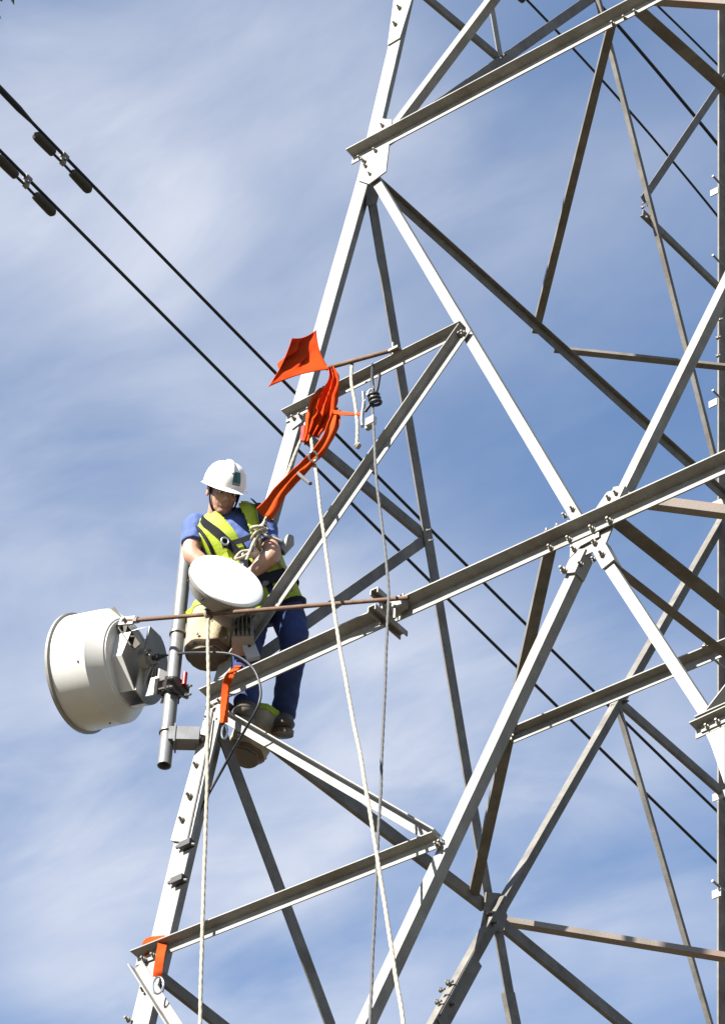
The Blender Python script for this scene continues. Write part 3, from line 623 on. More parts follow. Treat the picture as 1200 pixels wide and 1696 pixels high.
# ------------------------------------------------------------------ canvas tool buckets
def bucket(label, c, axis, r0, r1, h):
    """c centre of the base, axis upwards, r0 base radius, r1 rim radius"""
    e, add = grp('tool_bucket', c, label, 'tool bucket', 'canvas tool buckets'); axis = V(axis).normalized(); u = axis.orthogonal().normalized(); w = axis.cross(u)
    rg = []
    for i in range(13):
        t = i / 12; r = r0 + (r1 - r0) * t; rg.append((h * t, r))
    mb = MB(); n = 40; vs = []; prof = [(0.0, 0.02), (0.0, r0 * .8), (0.012, r0 * .95)] + [(0.02 + (h - 0.02) * i / 14, r0 + (r1 - r0) * i / 14) for i in range(15)] + [(h - 0.004, r1 - 0.006), (0.04, r0 - 0.006)]
    for i, (hh, r) in enumerate(prof):
        for j in range(n):
            a = 2 * math.pi * j / n; d = u * math.cos(a) + w * math.sin(a)
            k_ = 1 + (0.26 * mnoise.noise(V((math.cos(a) * 1.6, math.sin(a) * 1.6, hh * 6)) + V(c)) + 0.05 * mnoise.noise(V((math.cos(a) * 5, math.sin(a) * 5, hh * 14)))) * (0.35 + 0.65 * min(hh / h, 1))
            vs.append(V(c) + axis * (hh + 0.012 * mnoise.noise(d * 2 + V(c))) + d * r * k_)
    fs = [(i * n + j, i * n + (j + 1) % n, (i + 1) * n + (j + 1) % n, (i + 1) * n + j) for i in range(len(prof) - 1) for j in range(n)] + [tuple(range(n))]
    def sub(i0, i1, out):
        v2 = []; 
        for i in range(i0, i1 + 1):
            for j in range(n):
                p = V(vs[i * n + j]); cc = V(c) + axis * (p - V(c)).dot(axis); v2.append(cc + (p - cc) * (1 + out))
        return MB().add(v2, [(i * n + j, i * n + (j + 1) % n, (i + 1) * n + (j + 1) % n, (i + 1) * n + j) for i in range(i1 - i0) for j in range(n)])
    bag_ = add(MB().add(vs, fs), 'bag', M['canvas'], 60)
    add(sub(15, 17, 0.03), 'rim_band', M['yellow'], 60, bag_)
    add(MB().add([V(p) - axis * ((V(p) - V(c)).dot(axis) + 0.016) for p in vs[n:2 * n]] + [V(c) + axis * 0.02 + (V(p) - V(c)) * 0.9 for p in vs[n:2 * n]], [tuple(range(n)), tuple(range(2 * n - 1, n - 1, -1))] + [(j, (j + 1) % n, n + (j + 1) % n, n + j) for j in range(n)]), 'base', M['leather'], None, bag_)
    add(sub(1, 3, 0.022), 'base_band', M['leather'], 60, bag_)
    for a in (0.3, 2.2, 4.2, 5.4):
        d = u * math.cos(a) + w * math.sin(a); add(MB().ball(V(c) + axis * 0.05 + d * (r0 * 1.08), u * .008, w * .008, axis * .008, 8, 6), 'rivet', M['chrome'], None, bag_)
    q = None and [V(c) + axis * h + u * r1, V(c) + axis * (h + 0.10) + u * r1 * .6, V(c) + axis * (h + 0.15), V(c) + axis * (h + 0.10) - u * r1 * .6, V(c) + axis * h - u * r1]
    return e
b1 = bucket('tan canvas tool bucket with yellow rim hanging just below the small antenna', at_d(344, 1088, dep(stay0.lerp(stay1, 0.3)) + 0.2), UP * 1.0 + X * -0.05 + Y * 0.0, 0.118, 0.125, 0.27)
b2 = bucket('tan canvas tool bucket tilted behind the brace by the worker boot', at_z(404, 1252, -0.13), UP * 0.9 + CR * 0.26, 0.096, 0.112, 0.27)

# ------------------------------------------------------------------ worker
hip = at_z(436, 985, 0.66); shc = at_z(379, 872, 1.01)
RT = V((CR.x, CR.y, 0)).normalized()             # towards picture right: the man's left side
FW = V((-CF.x, -CF.y, 0)).normalized()           # towards the camera
man, madd = grp('person', at_z(440, 1230, -0.05), 'worker in white helmet, yellow vest and harness leaning over the small antenna', 'person')
sp = (shc - hip); spn = sp.normalized()
fw_t = (FW - spn * FW.dot(spn)).normalized(); rt_t = spn.cross(fw_t) * -1
if rt_t.dot(RT) < 0: rt_t = -rt_t
# torso rings: position along spine, half width, half depth, forward shift
TOR = [(-0.20, 0.150, 0.110, 0.00), (-0.05, 0.155, 0.115, 0.01), (0.18, 0.145, 0.112, 0.02), (0.45, 0.150, 0.12, 0.015), (0.70, 0.162, 0.122, 0.01), (0.88, 0.168, 0.115, 0.0), (1.0, 0.158, 0.10, -0.005), (1.10, 0.12, 0.08, -0.005), (1.20, 0.065, 0.065, 0.005)]
def tor(t):
    for i in range(len(TOR) - 1):
        if TOR[i][0] <= t <= TOR[i + 1][0]:
            a, b = TOR[i], TOR[i + 1]; s_ = (t - a[0]) / (b[0] - a[0]); s_ = s_ * s_ * (3 - 2 * s_)
            return [a[j] + (b[j] - a[j]) * s_ for j in range(4)]
    return TOR[0] if t < TOR[0][0] else TOR[-1]
def tpt(t, ang, off=0.0):
    """point on the trunk: ang 0 = man's left (picture right), 90 = front"""
    _, w, d, s_ = tor(t); a = math.radians(ang); ca, sa = math.cos(a), math.sin(a)
    e = 0.8; ca = math.copysign(abs(ca) ** e, ca); sa = math.copysign(abs(sa) ** e, sa)
    return hip + sp * t + fw_t * s_ + rt_t * ca * (w + off) + fw_t * sa * (d + off)
def trunk(t0, t1, off, n=28, k=14):
    mb = MB(); vs = []
    for i in range(k + 1):
        t = t0 + (t1 - t0) * i / k
        vs += [tpt(t, 360 * j / n, off) for j in range(n)]
    fs = [(i * n + j, i * n + (j + 1) % n, (i + 1) * n + (j + 1) % n, (i + 1) * n + j) for i in range(k) for j in range(n)] + [tuple(range(n - 1, -1, -1)), tuple(k * n + j for j in range(n))]
    return mb.add(vs, fs)
shR = at_z(326, 872, 0.99); shL = at_z(434, 874, 0.99)     # man's right = picture left
elR = at_z(317, 916, 0.79); wrR = at_z(356, 958, 0.63); 
elL = at_z(450, 918, 0.76); wrL = at_z(404, 964, 0.62)
# shirt
mb = trunk(-0.1, 1.16, 0.0)
def limb(mb, pts, rad, n=16): return mb.tube(spline(pts, 6), [r for r in _interp(rad, (len(pts) - 1) * 6 + 1)], n)
def _interp(rad, k):
    m_ = len(rad) - 1; out = []
    for i in range(k):
        x = i / (k - 1) * m_; j = min(int(x), m_ - 1); out.append(rad[j] + (rad[j + 1] - rad[j]) * (x - j))
    return out
for sh, el in ((shR, elR), (shL, elL)):
    inn = shc + (sh - shc) * 0.4
    end = sh + (el - sh) * 0.72
    limb(mb, [inn, sh, sh + (el - sh) * 0.4, end], [0.060, 0.068, 0.064, 0.066])
me = remesh(mb, 0.008, 5, 'shirt')
for v in me.vertices:
    v.co += v.normal * (0.006 * mnoise.noise(v.co * 14) + 0.004 * mnoise.noise(v.co * 34))
madd(me, 'shirt', M['shirt'], 60)
# collar wings
nk = hip + sp * 1.13
for sg in (-1, 1):
    a = tpt(1.12, 90 - sg * 25, 0.012); b = tpt(1.13, 90 - sg * 75, 0.01); c_ = tpt(0.93, 90 - sg * 28, 0.022); d_ = tpt(1.02, 90 - sg * 52, 0.024)
    madd(MB().prism([a, c_, d_, b], fw_t * 0.006), 'collar', M['shirt'])
# trousers
hR = hip - rt_t * 0.085 - spn * 0.04; hL = hip + rt_t * 0.085 - spn * 0.04
knL = at_z(487, 1062, 0.40); anL = f2(468, 1190, -0.05)
knR = at_z(408, 1080, 0.30); anR = at_z(408, 1172, -0.02)
mb = trunk(-0.32, 0.1, 0.008, 28, 8)
for h_, kn, an in ((hR, knR, anR), (hL, knL, anL)):
    limb(mb, [h_ + spn * 0.02, h_ + (kn - h_) * 0.5, kn, kn + (an - kn) * 0.4, an], [0.098, 0.092, 0.072, 0.066, 0.06], 18)
me = remesh(mb, 0.009, 5, 'trousers')
for v in me.vertices:
    v.co += v.normal * (0.008 * mnoise.noise(v.co * V((9, 9, 16)).x) + 0.006 * mnoise.noise(V((v.co.x * 10, v.co.y * 10, v.co.z * 34))))
madd(me, 'trousers', M['navy'], 60)
# boots
def boot(an, toe):
    toe = V(toe).normalized(); s_ = toe.cross(UP).normalized(); b = an - UP * 0.06; Uw = UP; UPb = s_.cross(toe).normalized()
    mb = MB(); mb.tube([an + UP * 0.06, an, b + UPb * 0.03], [0.054, 0.056, 0.054], 16)
    mb.rings([(b - toe * 0.07 + UPb * 0.012, s_ * 0.03, UPb * 0.03), (b - toe * 0.055 + UPb * 0.022, s_ * 0.042, UPb * 0.05), (b + UPb * 0.022, s_ * 0.046, UPb * 0.055), (b + toe * 0.08 + UPb * 0.01, s_ * 0.05, UPb * 0.045), (b + toe * 0.15, s_ * 0.05, UPb * 0.036), (b + toe * 0.19, s_ * 0.036, UPb * 0.026), (b + toe * 0.205, s_ * 0.012, UPb * 0.01)], 18)
    me = remesh(mb, 0.007, 4, 'boot'); o = madd(me, 'boot', M['boot'], 60)
    prof = []
    for i in range(20):
        a = 2 * math.pi * i / 20; prof.append(b - UPb * 0.046 + toe * (0.065 + 0.145 * math.cos(a)) + s_ * (0.05 * math.sin(a)) * (1 - 0.12 * math.cos(a * 2)))
    madd(MB().prism(prof, UPb * 0.022), 'sole', M['leather'], None, o)
boot(anL, FW * 0.72 - UP * 0.42 + RT * 0.1); boot(anR, FW * 0.72 - UP * 0.42 - RT * 0.1)
# body: head, neck, forearms and hands as one surface
HC = at_z(370, 816, 1.13)
hf = (FW * 0.74 + RT * 0.30 - UP * 0.80).normalized(); hr = hf.cross(UP).normalized(); 
hu = hr.cross(hf).normalized()
# small sideways tilt
ti = math.radians(-5); hr, hu = hr * math.cos(ti) + hu * math.sin(ti), hu * math.cos(ti) - hr * math.sin(ti)
def hd(x, y, z): return HC + hr * x + hf * y + hu * z    # x picture right, y face forward, z up
mb = MB()
mb.ball(hd(0, -0.012, 0.045), hr * 0.076, hf * 0.095, hu * 0.085, 20, 14)
mb.ball(hd(0, 0.018, -0.028), hr * 0.064, hf * 0.072, hu * 0.088, 20, 14)
mb.ball(hd(0, 0.052, -0.088), hr * 0.034, hf * 0.034, hu * 0.026, 14, 10)
mb.ball(hd(0, 0.030, -0.075), hr * 0.054, hf * 0.050, hu * 0.034, 14, 10)
mb.ball(hd(0, 0.074, 0.026), hr * 0.052, hf * 0.018, hu * 0.013, 14, 10)          # brow
mb.tube([hd(0, 0.084, 0.018), hd(0, 0.097, -0.006), hd(0, 0.110, -0.024)], [0.009, 0.0115, 0.014], 12)
for s_ in (-1, 1):
    mb.ball(hd(0.011 * s_, 0.095, -0.027), hr * 0.009, hf * 0.011, hu * 0.008, 10, 8)  # nostrils
    mb.ball(hd(0.034 * s_, 0.062, -0.020), hr * 0.024, hf * 0.020, hu * 0.020, 12, 8)  # cheeks
    mb.ball(hd(0.078 * s_, -0.008, -0.006), hr * 0.009, hf * 0.020, hu * 0.032, 12, 8)  # ears
mb.ball(hd(0, 0.083, -0.053), hr * 0.024, hf * 0.009, hu * 0.006, 12, 8); mb.ball(hd(0, 0.081, -0.063), hr * 0.021, hf * 0.010, hu * 0.007, 12, 8)
mb.tube([hd(0, -0.02, -0.04), hd(0, -0.03, -0.10), nk - spn * 0.02], [0.056, 0.055, 0.062], 18)
def hand(mb, wr, dirv, palm_n, side):
    """palm, four fingers curling towards palm_n and a thumb from the side of the palm"""
    d = V(dirv).normalized(); pn = V(palm_n); pn = (pn - d * pn.dot(d)).normalized(); sw = d.cross(pn) * side
    mb.rings([(wr - d * 0.02, sw * 0.026, pn * 0.020), (wr + d * 0.02, sw * 0.034, pn * 0.018), (wr + d * 0.06, sw * 0.041, pn * 0.016), (wr + d * 0.09, sw * 0.040, pn * 0.014)], 16)
    for i, (o_, ln) in enumerate(((-0.031, 0.072), (-0.010, 0.082), (0.011, 0.077), (0.031, 0.060))):
        b = wr + d * 0.085 + sw * o_
        k1 = b + (d * 0.9 + pn * 0.35).normalized() * ln * 0.45; k2 = k1 + (d * 0.35 + pn * 0.95).normalized() * ln * 0.33; k3 = k2 + (pn * 1.0 - d * 0.25).normalized() * ln * 0.26
        mb.tube([b - d * 0.01, b, k1, k2, k3], [0.0095, 0.010, 0.0092, 0.0085, 0.0072], 10)
    tb = wr + d * 0.025 - sw * 0.032; t1 = tb + (-sw * 0.75 + d * 0.55 + pn * 0.3).normalized() * 0.04; t2 = t1 + (d * 0.8 + pn * 0.5 - sw * 0.1).normalized() * 0.03
    mb.tube([tb + sw * 0.012, tb, t1, t2], [0.013, 0.013, 0.0105, 0.0085], 10)
for sh, el, wr, side in ((shR, elR, wrR, 1), (shL, elL, wrL, -1)):
    st = sh + (el - sh) * 0.5
    limb(mb, [st, el, el + (wr - el) * 0.35, wr], [0.048, 0.047, 0.046, 0.028], 16)
    tgt = (SC - SN * 0.10 - wr)
    hand(mb, wr, (wr - el).normalized() * 0.7 + tgt.normalized() * 0.6, tgt.normalized() + SN * 0.3, side)
me = remesh(mb, 0.0045, 3, 'body'); bd = madd(me, 'body', M['skin'], 60)
for s_ in (-1, 1):
    madd(MB().ball(hd(0.030 * s_, 0.0765, 0.006), hr * 0.014, hf * 0.008, hu * 0.008, 12, 8), 'eye', M['eye'], 60, bd)
    madd(MB().ball(hd(0.030 * s_, 0.0825, 0.004), hr * 0.006, hf * 0.004, hu * 0.006, 10, 6), 'iris', M['ink'], 60, bd)
    madd(MB().tube([hd(0.014 * s_, 0.092, 0.020), hd(0.030 * s_, 0.092, 0.025), hd(0.047 * s_, 0.082, 0.021)], [0.003, 0.0045, 0.003], 8), 'eyebrow', M['hair'], 60, bd)
mb = MB(); mb.ball(hd(0, -0.03, 0.03), hr * 0.083, hf * 0.085, hu * 0.09, 20, 12); madd(mb, 'hair', M['hair'], 60)
# helmet
hm = madd(MB(), 'helmet', M['helmet']) if False else None
def dome(u, v, off=0.0):
    """u azimuth degrees (90 = front), v elevation 0..90"""
    a, e = math.radians(u), math.radians(v); rx, ry, rz = 0.110 + off, 0.134 + off, 0.128 + off
    ce = math.cos(e) ** 0.75
    return hd(rx * math.cos(a) * ce, -0.012 + ry * math.sin(a) * ce, 0.034 + rz * math.sin(e) ** 0.92 if e > 0 else 0.034)
nU, nV = 48, 14; vs = []
for j in range(nV + 1):
    for i in range(nU): vs.append(dome(360 * i / nU, 90 * j / nV if j < nV else 89.0))
fs = [(j * nU + i, j * nU + (i + 1) % nU, (j + 1) * nU + (i + 1) % nU, (j + 1) * nU + i) for j in range(nV) for i in range(nU)] + [tuple(nV * nU + i for i in range(nU))]
# inner skin for thickness and the brim
b = len(vs)
for i in range(nU):
    a = 360 * i / nU; fr = max(0.0, math.sin(math.radians(a))) ** 2
    o_ = dome(a, 0, 0.010 + 0.034 * fr); vs.append(o_ - hu * (0.006 + 0.012 * fr))
b2_ = len(vs)
for i in range(nU):
    a = 360 * i / nU; vs.append(dome(a, 0, -0.010) - hu * 0.006)
fs += [(i, (i + 1) % nU, b + (i + 1) % nU, b + i) for i in range(nU)] + [(b + i, b + (i + 1) % nU, b2_ + (i + 1) % nU, b2_ + i) for i in range(nU)]
helm = madd(MB().add(vs, fs), 'helmet', M['helmet'], 50)
# ridge on the crown
mb = MB(); q = [dome(90, v, 0.002) for v in (35, 50, 65, 80)] + [dome(270, v, 0.002) for v in (80, 65, 50, 35)]; mb.tube(spline(q, 4), 0.009, 10); madd(mb, 'crown_ridge', M['helmet'], 60, helm)
# badge: two-tone square emblem with a line of small print under it
def patch(u0, u1, v0, v1, off, nm, mt, parent=None):
    vs = [dome(u0 + (u1 - u0) * i / 6, v0 + (v1 - v0) * j / 6, off) for j in range(7) for i in range(7)]
    o = madd(MB().add(vs, [(j * 7 + i, j * 7 + i + 1, (j + 1) * 7 + i + 1, (j + 1) * 7 + i) for j in range(6) for i in range(6)]), nm, mt, 60, helm)
    return o
patch(92, 116, 8, 40, 0.0015, 'badge', M['teal']); patch(104, 116, 15, 40, 0.0025, 'badge_stripe', M['teal2'])
for i in range(5): patch(94 + i * 4.2, 96.8 + i * 4.2, 9.8, 13.0, 0.003, 'badge_letter', M['paper'])
# chin strap
for s_ in (-1, 1):
    madd(MB().tube(spline([hd(0.078 * s_, 0.02, 0.03), hd(0.074 * s_, 0.03, -0.02), hd(0.058 * s_, 0.045, -0.075), hd(0.02 * s_, 0.05, -0.117), hd(0.0, 0.05, -0.121)], 5), 0.005, 8), 'chin_strap', M['harness'], 60, helm)
# hi-vis vest: shell round the trunk, open in front, cut away at the arms
mb = trunk(-0.30, 1.13, 0.020, 40, 30); me = remesh(mb, 0.008, 3, 'vest')
bm = bmesh.new(); bm.from_mesh(me); dele = []
for f in bm.faces:
    c_ = f.calc_center_median() - hip; t = c_.dot(spn) / sp.length; x = c_.dot(rt_t); y = c_.dot(fw_t)
    vneck = 0.018 + 0.036 * max(0.0, (t - 0.35) / 0.75)
    kill = (t < -0.28) or (t > 1.09 and abs(x) < 0.075)
    if y > 0.0 and abs(x) < vneck: kill = True
    if 0.50 < t < 0.90 and abs(x) > 0.178: kill = True
    if kill: dele.append(f)
bmesh.ops.delete(bm, geom=dele, context='FACES'); bm.to_mesh(me); bm.free()
for v in me.vertices:
    t = (v.co - hip).dot(spn) / sp.length; k2 = min(max((t - 0.55) / 0.3, 0), 1)
    rad = (v.co - hip) - spn * (v.co - hip).dot(spn); rad = rad.normalized() if rad.length > 1e-6 else fw_t
    v.co += rad * (0.007 * mnoise.noise(v.co * 7) + 0.024 * k2) + spn * 0.016 * k2
vest = madd(me, 'vest', M['yellow'], 60); so = vest.modifiers.new('t', 'SOLIDIFY'); so.thickness = 0.006
# black edging round both arm holes
for sg in (-1, 1):
    q = []
    for i in range(17):
        a = math.radians(-35 + 250 * i / 16)
        q.append(hip + sp * (0.80 + 0.33 * math.sin(a)) + rt_t * sg * (0.176 + 0.004 * math.sin(a)) + fw_t * (0.115 * math.cos(a)))
    madd(MB().tube(q, 0.009, 8), 'arm_hole_edge', M['harness'], 60, vest)
# harness
def strap(path, nm, wd=0.020, mt=None, off=0.030):
    pts = spline([tpt(t, a, off + 0.028 * min(max((t - 0.55) / 0.3, 0), 1)) + spn * 0.016 * min(max((t - 0.55) / 0.3, 0), 1) for t, a in path], 5); sides = []
    for i, p in enumerate(pts):
        t_ = (pts[min(i + 1, len(pts) - 1)] - pts[max(i - 1, 0)]).normalized(); c_ = hip + spn * (p - hip).dot(spn); nn = (p - c_).normalized(); sides.append(t_.cross(nn).normalized() * wd)
    return madd(MB().ribbon(pts, sides, 0.004), nm, mt or M['harness'])
strap([(1.08, 138), (0.98, 128), (0.75, 118), (0.45, 108), (0.2, 100)], 'shoulder_strap')
strap([(1.08, 42), (0.98, 52), (0.75, 62), (0.45, 72), (0.2, 80)], 'shoulder_strap')
strap([(0.62, 125), (0.60, 108), (0.59, 90), (0.60, 72), (0.62, 55)], 'chest_strap', 0.014, None, 0.034)
strap([(0.02, a) for a in range(-180, 181, 20)], 'waist_belt', 0.032, None, 0.032)
strap([(-0.2, 60), (0.0, 52), (0.3, 66), (0.55, 84)], 'front_strap', 0.012, M['canvas'], 0.036)
def ring_link(c, u, w, ru, rw, r, nm, mt, parent_add):
    q = [V(c) + u * ru * math.cos(a) + w * rw * math.sin(a) for a in [2 * math.pi * i / 20 for i in range(21)]]
    return parent_add(MB().tube(q, r, 8), nm, mt, 60)
for t, a, ru, rw in ((0.38, 92, 0.055, 0.020), (0.66, 64, 0.018, 0.020), (0.66, 116, 0.018, 0.020), (0.30, 118, 0.03, 0.014)):
    ring_link(tpt(t, a, 0.05), rt_t, spn, ru, rw, 0.0055, 'carabiner', M['chrome'], madd)
strap([(0.38, 85), (0.36, 92), (0.38, 100)], 'sling', 0.010, M['rust'], 0.056)
# tool pouch on the left hip, seen past the elbow
pc2 = tpt(0.38, 20, 0.03) - rt_t * 0.01 ; madd(MB().tube([pc2 + rt_t * 0.00, pc2 + rt_t * 0.06 + spn * 0.03, pc2 + rt_t * 0.08 + spn * .06], [0.03, 0.03, 0.02], 10), 'tool_pouch', M['cast'], 60)
# thigh strap
q = [hL + (knL - hL) * 0.3 + (rt_t * math.cos(a) + fw_t * math.sin(a)) * 0.105 for a in [2 * math.pi * i / 18 for i in range(19)]]
madd(MB().tube(q, 0.012, 8), 'thigh_strap', M['harness'], 60)
ring_link(at_z(472, 975, 0.72), RT, UP, 0.03, 0.02, 0.006, 'buckle', M['dark'], madd)

# ------------------------------------------------------------------ ropes, slings, flag
def laid(pts, r, pitch=0.05, step=0.010, n=12):
    q = [pts[0]]; 
    for p in pts[1:]:
        a = q[-1]; k_ = max(1, int((p - a).length / step)); q += [a.lerp(p, (i + 1) / k_) for i in range(k_)]
    mb = MB(); t0 = (q[1] - q[0]).normalized(); u = t0.orthogonal().normalized(); vs = []; sacc = 0.0
    for i, p in enumerate(q):
        if i: sacc += (p - q[i - 1]).length
        t = (q[min(i + 1, len(q) - 1)] - q[max(i - 1, 0)]).normalized(); u = (u - t * u.dot(t)).normalized(); w = t.cross(u)
        wob = (u * mnoise.noise(V((sacc * 3, 1, r))) + w * mnoise.noise(V((sacc * 3, 7, r)))) * 0.004
        for j in range(n):
            a = 2 * math.pi * j / n; rr = r * (1.0 + 0.10 * math.cos(3 * a - 2 * math.pi * sacc / pitch) + 0.06 * mnoise.noise(V((sacc * 40, j, r))))
            vs.append(p + wob + (u * math.cos(a) + w * math.sin(a)) * rr)
    k_ = len(q); fs = [(i * n + j, i * n + (j + 1) % n, (i + 1) * n + (j + 1) % n, (i + 1) * n + j) for i in range(k_ - 1) for j in range(n)]
    return mb.add(vs, fs)
def rope(label, pts, r, mt, n=6, name='rope', cat='rope'):
    o = (laid(spline(pts, n), r) if mt.startswith('rope') else MB().tube(spline(pts, n), r, 8)).build(name, M[mt], None, True); tag(o, label, cat); return o
def drape(pts, widths, side, folds, amp, n=18, seed=0.0):
    q = spline(pts, 10); ws = _interp(widths, len(q)); vs = []
    for i, p in enumerate(q):
        t = (q[min(i + 1, len(q) - 1)] - q[max(i - 1, 0)]).normalized(); sv = V(side); sv = (sv - t * sv.dot(t)).normalized(); nn = t.cross(sv)
        for j in range(n + 1):
            v = -1 + 2 * j / n; ph = folds * math.pi * v + 1.2 * math.sin(i * 0.21 + seed) + seed
            z = amp * math.sin(ph) + amp * 1.1 * mnoise.noise(V((v * 2.2, i * 0.12, seed))) 
            edge_ = 1 + 0.16 * mnoise.noise(V((i * 0.22, seed, 3.0 + (v > 0))))
            vs.append(p + sv * ws[i] * v * edge_ * (1 - 0.10 * math.cos(ph)) + nn * z)
    m_ = n + 1
    return MB().add(vs, [(i * m_ + j, i * m_ + j + 1, (i + 1) * m_ + j + 1, (i + 1) * m_ + j) for i in range(len(q) - 1) for j in range(n)])
PUL = f1(507, 722, 0.09)
pul, add = grp('pulley', PUL, 'small red rope pulley hanging from the orange sling at the leg', 'pulley')
add(MB().lathe([(-0.012, 0.034), (-0.004, 0.028), (0.004, 0.028), (0.012, 0.034)], PUL, Y, 20), 'wheel', M['dark'], 40)
mb = MB(); mb.box(PUL - Y * 0.017 + UP * .012, X * 0.022, Y * 0.003, UP * 0.052); mb.box(PUL + Y * 0.017 + UP * .012, X * 0.022, Y * 0.003, UP * 0.052); add(mb, 'cheek_plate', M['red'])
ring_link(PUL + UP * 0.075, X, UP, 0.018, 0.034, 0.005, 'carabiner', M['chrome'], add)
KN = at_z(427, 886, 0.82)
rope('cream hauling rope from the pulley down to the knot at the small antenna', [PUL + X * -0.03, PUL.lerp(KN, 0.5) + UP * -0.01, KN, at_z(418, 905, 0.74), at_z(408, 928, 0.65)], 0.0085, 'rope')
rope('long cream hauling rope running from the pulley to the bottom of the picture', [PUL + X * 0.03, f1(556, 1030, 0.30), f1(610, 1330, 0.5), f1(668, 1700, 0.75), f1(690, 1840, 0.85)], 0.0086, 'rope')
kn, add = grp('rope_knot', KN, 'bulky cream rope knot with a loose tail in front of the worker', 'knot')
for i in range(5):
    a = i * 0.7; c_ = KN + CU * (0.03 - 0.016 * i) + CR * 0.012 * math.sin(i * 2.1)
    ring_link(c_, (CR * math.cos(0.4 * i) + CU * math.sin(0.4 * i)).normalized(), (-CF * 0.8 + CU * 0.4).normalized(), 0.034 - 0.003 * i, 0.028, 0.0085, 'loop', M['rope'], add)
add(MB().tube(spline([KN + CR * 0.02, KN + CR * 0.06 - CU * 0.008, KN + CR * 0.115 - CU * 0.03], 4), 0.008, 8), 'tail', M['rope'], 60)
add(MB().tube(spline([KN - CU * 0.03, at_z(410, 918, 0.70), at_z(390, 926, 0.66), at_z(400, 914, 0.72), at_z(420, 912, 0.73)], 6), 0.008, 8), 'lower_loop', M['rope'], 60)
p_t = stay0.lerp(stay1, 0.312); 
rope('cream rope hanging straight down from the rusty stay rod', [p_t + UP * 0.014, at_d(344, 1250, dep(p_t) - 0.6), at_d(337, 1480, dep(p_t) - 1.15), at_d(331, 1700, dep(p_t) - 1.7), at_d(326, 1860, dep(p_t) - 2.1)], 0.0088, 'rope')
ring_link(p_t, UP, Y, 0.024, 0.024, 0.0085, 'rope_hitch', M['rope'], lambda mb, nm, mt, s_: tag(smooth_by_angle(mb.build(nm, mt)), 'cream rope hitch tied round the rusty stay rod', 'hitch'))
GB = f1(614, 690, 0.13)
rope('dark grey rope running down from the rope grab past the front beam', [f1(618, 640, 0.13), f1(618, 700, 0.13), f1(624, 800, 0.16), f1(642, 960, 0.18), f1(640, 1060, 0.20), f1(630, 1300, 0.25), f1(612, 1696, 0.35), f1(606, 1830, 0.4)], 0.0070, 'rope_grey')
rg, add = grp('rope_grab', GB, 'silver and black rope grab hanging under the short upper beam', 'rope grab')
pts = spline([f1(601, 650, .13), f1(602, 668, .13), f1(599, 692, .13), f1(600, 706, .13)], 5); add(MB().tube(pts, 0.011, 8), 'side_arm', M['chrome'], 60)
add(MB().box(f1(614, 698, 0.13), X * 0.026, Y * 0.014, UP * 0.024), 'body', M['chrome']); add(MB().box(f1(611, 706, 0.115), X * 0.018, Y * 0.012, UP * 0.016), 'cam', M['cast'])
ring_link(f1(613, 652, .13), X, UP, 0.02, 0.03, 0.006, 'carabiner', M['chrome'], add)
for i in range(3): ring_link(f1(618 + 2 * i, 655 + 6 * i, .135), X, (Y + UP * 0.3).normalized(), 0.026, 0.026, 0.009, 'coil', M['dark'], add)
add(MB().tube(spline([f1(628, 622, .13), f1(624, 645, .135), f1(616, 665, .14), f1(604, 682, .135)], 5), 0.009, 8), 'lanyard', M['dark'], 60)
add(MB().tube(spline([f1(617, 604, .06), f1(616, 625, .12), f1(618, 650, .13)], 5), 0.009, 8), 'upper_lanyard', M['dark'], 60)
rope('short knotted cream cord hanging from the flag rod', [f1(583, 600, .12), f1(582, 630, .13), f1(587, 665, .13), f1(591, 705, .13), f1(591, 734, .13)], 0.0085, 'rope')
kn2, add = grp('cord_knot', f1(592, 739, .13), 'small round end knot of the hanging cream cord', 'knot')
for i in range(3): ring_link(f1(592, 738, .13), (CR * math.cos(i) + CU * math.sin(i)).normalized(), (CF * 0.7 + CU * 0.6 * (i - 1)).normalized(), 0.011, 0.012, 0.0075, 'loop', M['rope'], add)
# flag on a short rod
r0_, r1_ = f1(540, 610, 0.16), f1(660, 577, 0.10)
fr2, add = grp('flag_rod', r0_, 'short rusty rod clamped on the upper beam, carrying the orange flag', 'rod')
add(MB().tube([r0_, r1_], 0.0125, 10), 'rod', M['rust'], 60); mb = MB().box(f1(654, 580, .10), X * 0.03, Y * 0.02, UP * 0.008); mb.tube([f1(650, 588, .1), f1(650, 568, .1)], 0.007, 8); add(mb, 'clamp', M['bolt'])
def cloth(corners, n, sag, seed, amp, con=0.14):
    a, b, c, d = [V(p) for p in corners]; vs = []
    nn = (b - a).cross(d - a).normalized()
    if nn.dot(CF) > 0: nn = -nn
    for j in range(n + 1):
        for i in range(n + 1):
            u, v = i / n, j / n; p = a * (1 - u) * (1 - v) + b * u * (1 - v) + c * u * v + d * (1 - u) * v
            e = min(u, 1 - u, v, 1 - v); mid_ = 1 - 0.22 * (4 * (u * (1 - u)) * (1 if min(v, 1 - v) < 0 else 1)) * 0
            cen = (a + b + c + d) / 4; k_ = con * (4 * u * (1 - u) * (2 * abs(v - 0.5)) ** 2 + 4 * v * (1 - v) * (2 * abs(u - 0.5)) ** 2)
            p = p.lerp(cen, k_); q = p + nn * (sag * math.sin(math.pi * u) * math.sin(math.pi * v) + amp * mnoise.noise(p * 9 + V((seed, 0, 0))) * min(1, e * 5) + amp * 0.9 * math.sin((u + v) * 9 + seed) * (1 - abs(u - v)) * min(1, e * 4))
            vs.append(q)
    return MB().add(vs, [(j * (n + 1) + i, j * (n + 1) + i + 1, (j + 1) * (n + 1) + i + 1, (j + 1) * (n + 1) + i) for j in range(n) for i in range(n)])
